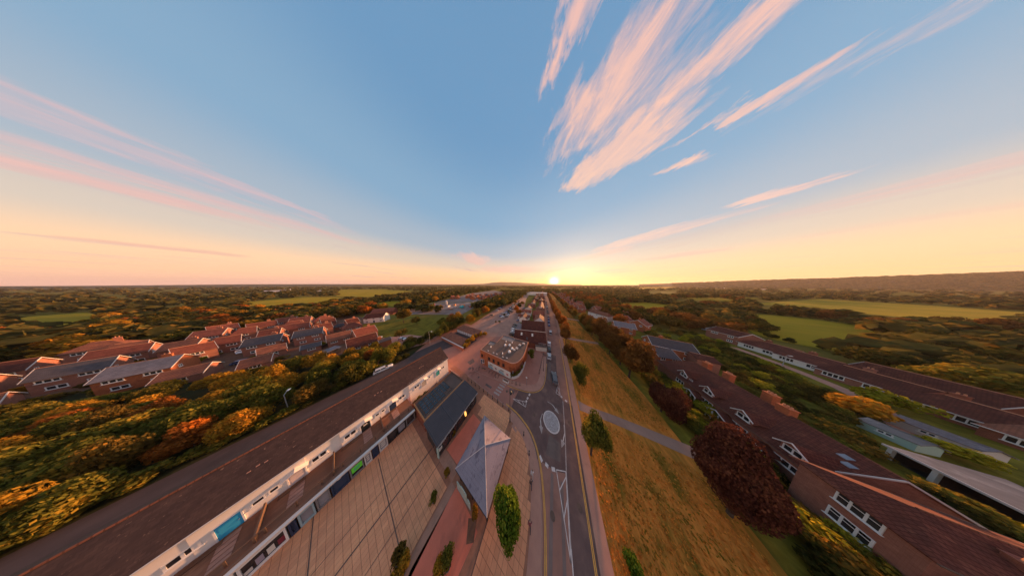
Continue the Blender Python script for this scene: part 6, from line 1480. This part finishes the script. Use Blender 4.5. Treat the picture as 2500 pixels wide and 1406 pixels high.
for i in range(60):
    x = rr_.uniform(-185, -92); y = -8 + (x + 92) * .45 + rr_.uniform(-22, 16)
    k = rr_.choice(['green', 'olive', 'dark', 'gold', 'lime']); shrub(x, y, rr_.uniform(1.2, 2.6), rr_.uniform(1.0, 2.0), k, NM[k] + ' garden bush between the houses of the left estate', 'estate garden bushes, ' + k, 'garden_bush')
M['straw'] = leaf_mat('straw', (.40, .155, .026), (.82, .33, .06), (.24, .16, .02), .3, .3)
def tufts():
    rs = np.random.RandomState(9); n = 26000
    x = rs.uniform(7.9, 25, n); y = 5 + 75 * rs.uniform(0, 1, n) ** 1.7
    keep = ~((y > 26.3) & (y < 30.5)) & ~((y > 61) & (y < 66.5)); x, y = x[keep], y[keep]; n = len(x)
    a = rs.uniform(0, 6.28, n); h = rs.uniform(.06, .20, n); w = rs.uniform(.05, .16, n); lx = rs.normal(0, .08, n); ly = rs.normal(0, .08, n)
    V = np.zeros((n, 4, 3)); dx, dy = np.cos(a) * w, np.sin(a) * w
    V[:, 0] = np.stack([x - dx, y - dy, np.full(n, .05)], 1); V[:, 1] = np.stack([x + dx, y + dy, np.full(n, .05)], 1)
    V[:, 2] = np.stack([x + dx * .5 + lx, y + dy * .5 + ly, .06 + h], 1); V[:, 3] = np.stack([x - dx * .5 + lx, y - dy * .5 + ly, .06 + h * .8], 1)
    o = obj('dry_grass_tufts', leaf_mesh('dry_grass_tufts', V.reshape(-1, 3), M['straw'])); o['kind'] = 'stuff'; tag(o, 'tufts of dry grass covering the open common', 'grass')
tufts()
for (x, y) in ((1.2, 11.0), (4.9, 13.4), (-3.5, 20.0), (2.0, 33.5), (-12.5, 21.2), (4.6, 22.5), (-24, 20.2)):
    o = MB().cyl((x, y, -.01), (x, y, .008), .34, n=14).build('manhole_cover', M['drain']); o['kind'] = 'structure'

# far woods and hedges: one mass
def far_woods():
    rs = np.random.RandomState(3)
    cl = []
    for k in range(7): cl.append(crown_arrays(30, 500 + k, .42, lobes=5, ragged=.15))
    out = []
    CLEAR = [[(-205, -90), (-60, -90), (-60, 60), (-110, 60), (-200, 25)], [(26, 0), (60, 0), (125, 50), (125, 112), (60, 112), (26, 100)]]
    polys = FIELDS + CLEAR + [[(-240, -80), (-60, -80), (-60, 60), (-90, 290), (60, 420), (130, 110), (60, -40), (-60, -90)], [(-215, 38), (-96, 62), (-112, 100), (-128, 190), (-180, 300), (-330, 420), (-300, 240), (-205, 72)]]
    n = 0; tot = 0
    while n < 9000 and tot < 90000:
        tot += 1
        # more trees near than far
        d = 130 * math.exp(rs.uniform(0, 3.9)); az = rs.uniform(-1.95, 1.35) 
        x, y = d * sin(az), d * cos(az)
        # keep an irregular patchwork of open ground
        v = sin(x * .011 + 1.3) * sin(y * .009 + .4) + .6 * sin(x * .0037 - y * .0051)
        if v > (.55 if d < 900 else .9): continue
        if any(inside((x, y), p) for p in polys): continue
        if d < 900 and any(inside((x * k_, y * k_), p) for p in FIELDS + CLEAR for k_ in (1.1, 1.2, 1.32)): continue
        h = rs.uniform(6, 11) * (1 + min(d, 3000) / 6000); r = h * rs.uniform(.5, .8)
        V = cl[rs.randint(7)] * np.array([r, r, h * .55]); a = rs.uniform(0, 6.28); c_, s_ = cos(a), sin(a)
        V = np.stack([V[:, 0] * c_ - V[:, 1] * s_ + x, V[:, 0] * s_ + V[:, 1] * c_ + y, V[:, 2] + h * .48], 1)
        out.append(V); n += 1
    for k in range(2600):
        px = rs.uniform(1640, 2620); t = rs.uniform(0, 1) ** .7
        ax = math.atan2(px - CXP, FPX / cos(PITCH)) - YAW
        py = np.interp(px, [1560, 1700, 1850, 2000, 2150, 2300, 2500, 2900], [694, 690, 684.5, 681, 676, 671, 664, 652])
        hz_ = CAM_H + 3600 * (695.0 - py) / math.hypot(px - CXP, FPX / cos(PITCH)); d = 2700 + 900 * t
        zb = np.interp(t, [0, .45, .8, 1], [-2, hz_ * .45, hz_ * .86, hz_]); h = rs.uniform(10, 17); r = h * rs.uniform(.7, 1.2)
        V = cl[rs.randint(7)] * np.array([r, r, h * .5]); out.append(V + np.array([d * sin(ax), d * cos(ax), zb + h * .2]))
    o = obj('far_woods', leaf_mesh('far_woods', np.concatenate(out), LEAF['far'])); o['kind'] = 'stuff'
    tag(o, 'mass of distant woods and hedges reaching to the horizon', 'woodland')
far_woods()

# hills on the horizon
def hill(name, samples, D, depth, mt):
    mb = MB(); rs = random.Random(D)
    rows = []
    pts = []
    for (a, b) in zip(samples, samples[1:]):
        n_ = max(2, int(abs(b[0] - a[0]) / 6))
        for i in range(n_):
            t = i / n_; pts.append((a[0] + (b[0] - a[0]) * t, a[1] + (b[1] - a[1]) * t))
    pts.append(samples[-1])
    for (px, py) in pts:
        ax = math.atan2(px - CXP, FPX / cos(PITCH)) - YAW
        elv = (695.0 - py) / math.hypot(px - CXP, FPX / cos(PITCH))
        d = D; hz = max(0, CAM_H + d * elv) * (1 + .012 * sin(px * .05) + .008 * sin(px * .13 + 1))
        u = (sin(ax), cos(ax))
        rows.append([(u[0] * (d - depth), u[1] * (d - depth), -2), (u[0] * (d - depth * .55), u[1] * (d - depth * .55), hz * (.45 + .02 * sin(px * .021))), (u[0] * (d - depth * .2), u[1] * (d - depth * .2), hz * (.86 + .01 * sin(px * .03 + 2))), (u[0] * d, u[1] * d, hz), (u[0] * (d + depth), u[1] * (d + depth), -2)])
    for r0, r1 in zip(rows, rows[1:]):
        for k in range(4): mb.poly([r0[k], r1[k], r1[k + 1], r0[k + 1]])
    o = mb.build(name, M[mt], smooth=True); o['kind'] = 'structure'; return o
M['hill'] = mat('wooded_hill', (.05, .045, .028), (.085, .065, .035), .012, .95, .05, .8, .05, c3=(.11, .085, .04), s3=.006, t3=(.5, .65))
hill('hills', [(1560, 694), (1700, 690), (1850, 684.5), (2000, 681), (2150, 676), (2300, 671), (2500, 664), (2900, 652), (3600, 640), (4600, 640)], 3600, 900, 'hill')
hill('hills', [(1120, 695), (1180, 693), (1200, 690.5), (1222, 688.5), (1260, 689.5), (1300, 691.5), (1340, 693.2), (1420, 694.5)], 6500, 1500, 'hill')
hill('hills', [(-1500, 690), (-600, 694), (0, 699), (300, 697), (600, 694), (800, 693.5), (1000, 694), (1180, 694.5)], 5200, 1500, 'hill')

# ================================================================== HAZE
def haze():
    mb = MB().box(-8800, 8800, -8800, 8800, -4, 175)
    mt = bpy.data.materials.new('haze'); mt.use_nodes = True; N = mt.node_tree.nodes; L = mt.node_tree.links; N.clear()
    v = N.new('ShaderNodeVolumePrincipled'); v.inputs['Color'].default_value = (.95, .86, .80, 1); v.inputs['Density'].default_value = HAZE_D; v.inputs['Anisotropy'].default_value = .35
    o = N.new('ShaderNodeOutputMaterial'); L.new(v.outputs[0], o.inputs['Volume'])
    ob = mb.build('haze', mt); ob['kind'] = 'stuff'
HAZE_D = 0.5e-4
haze()
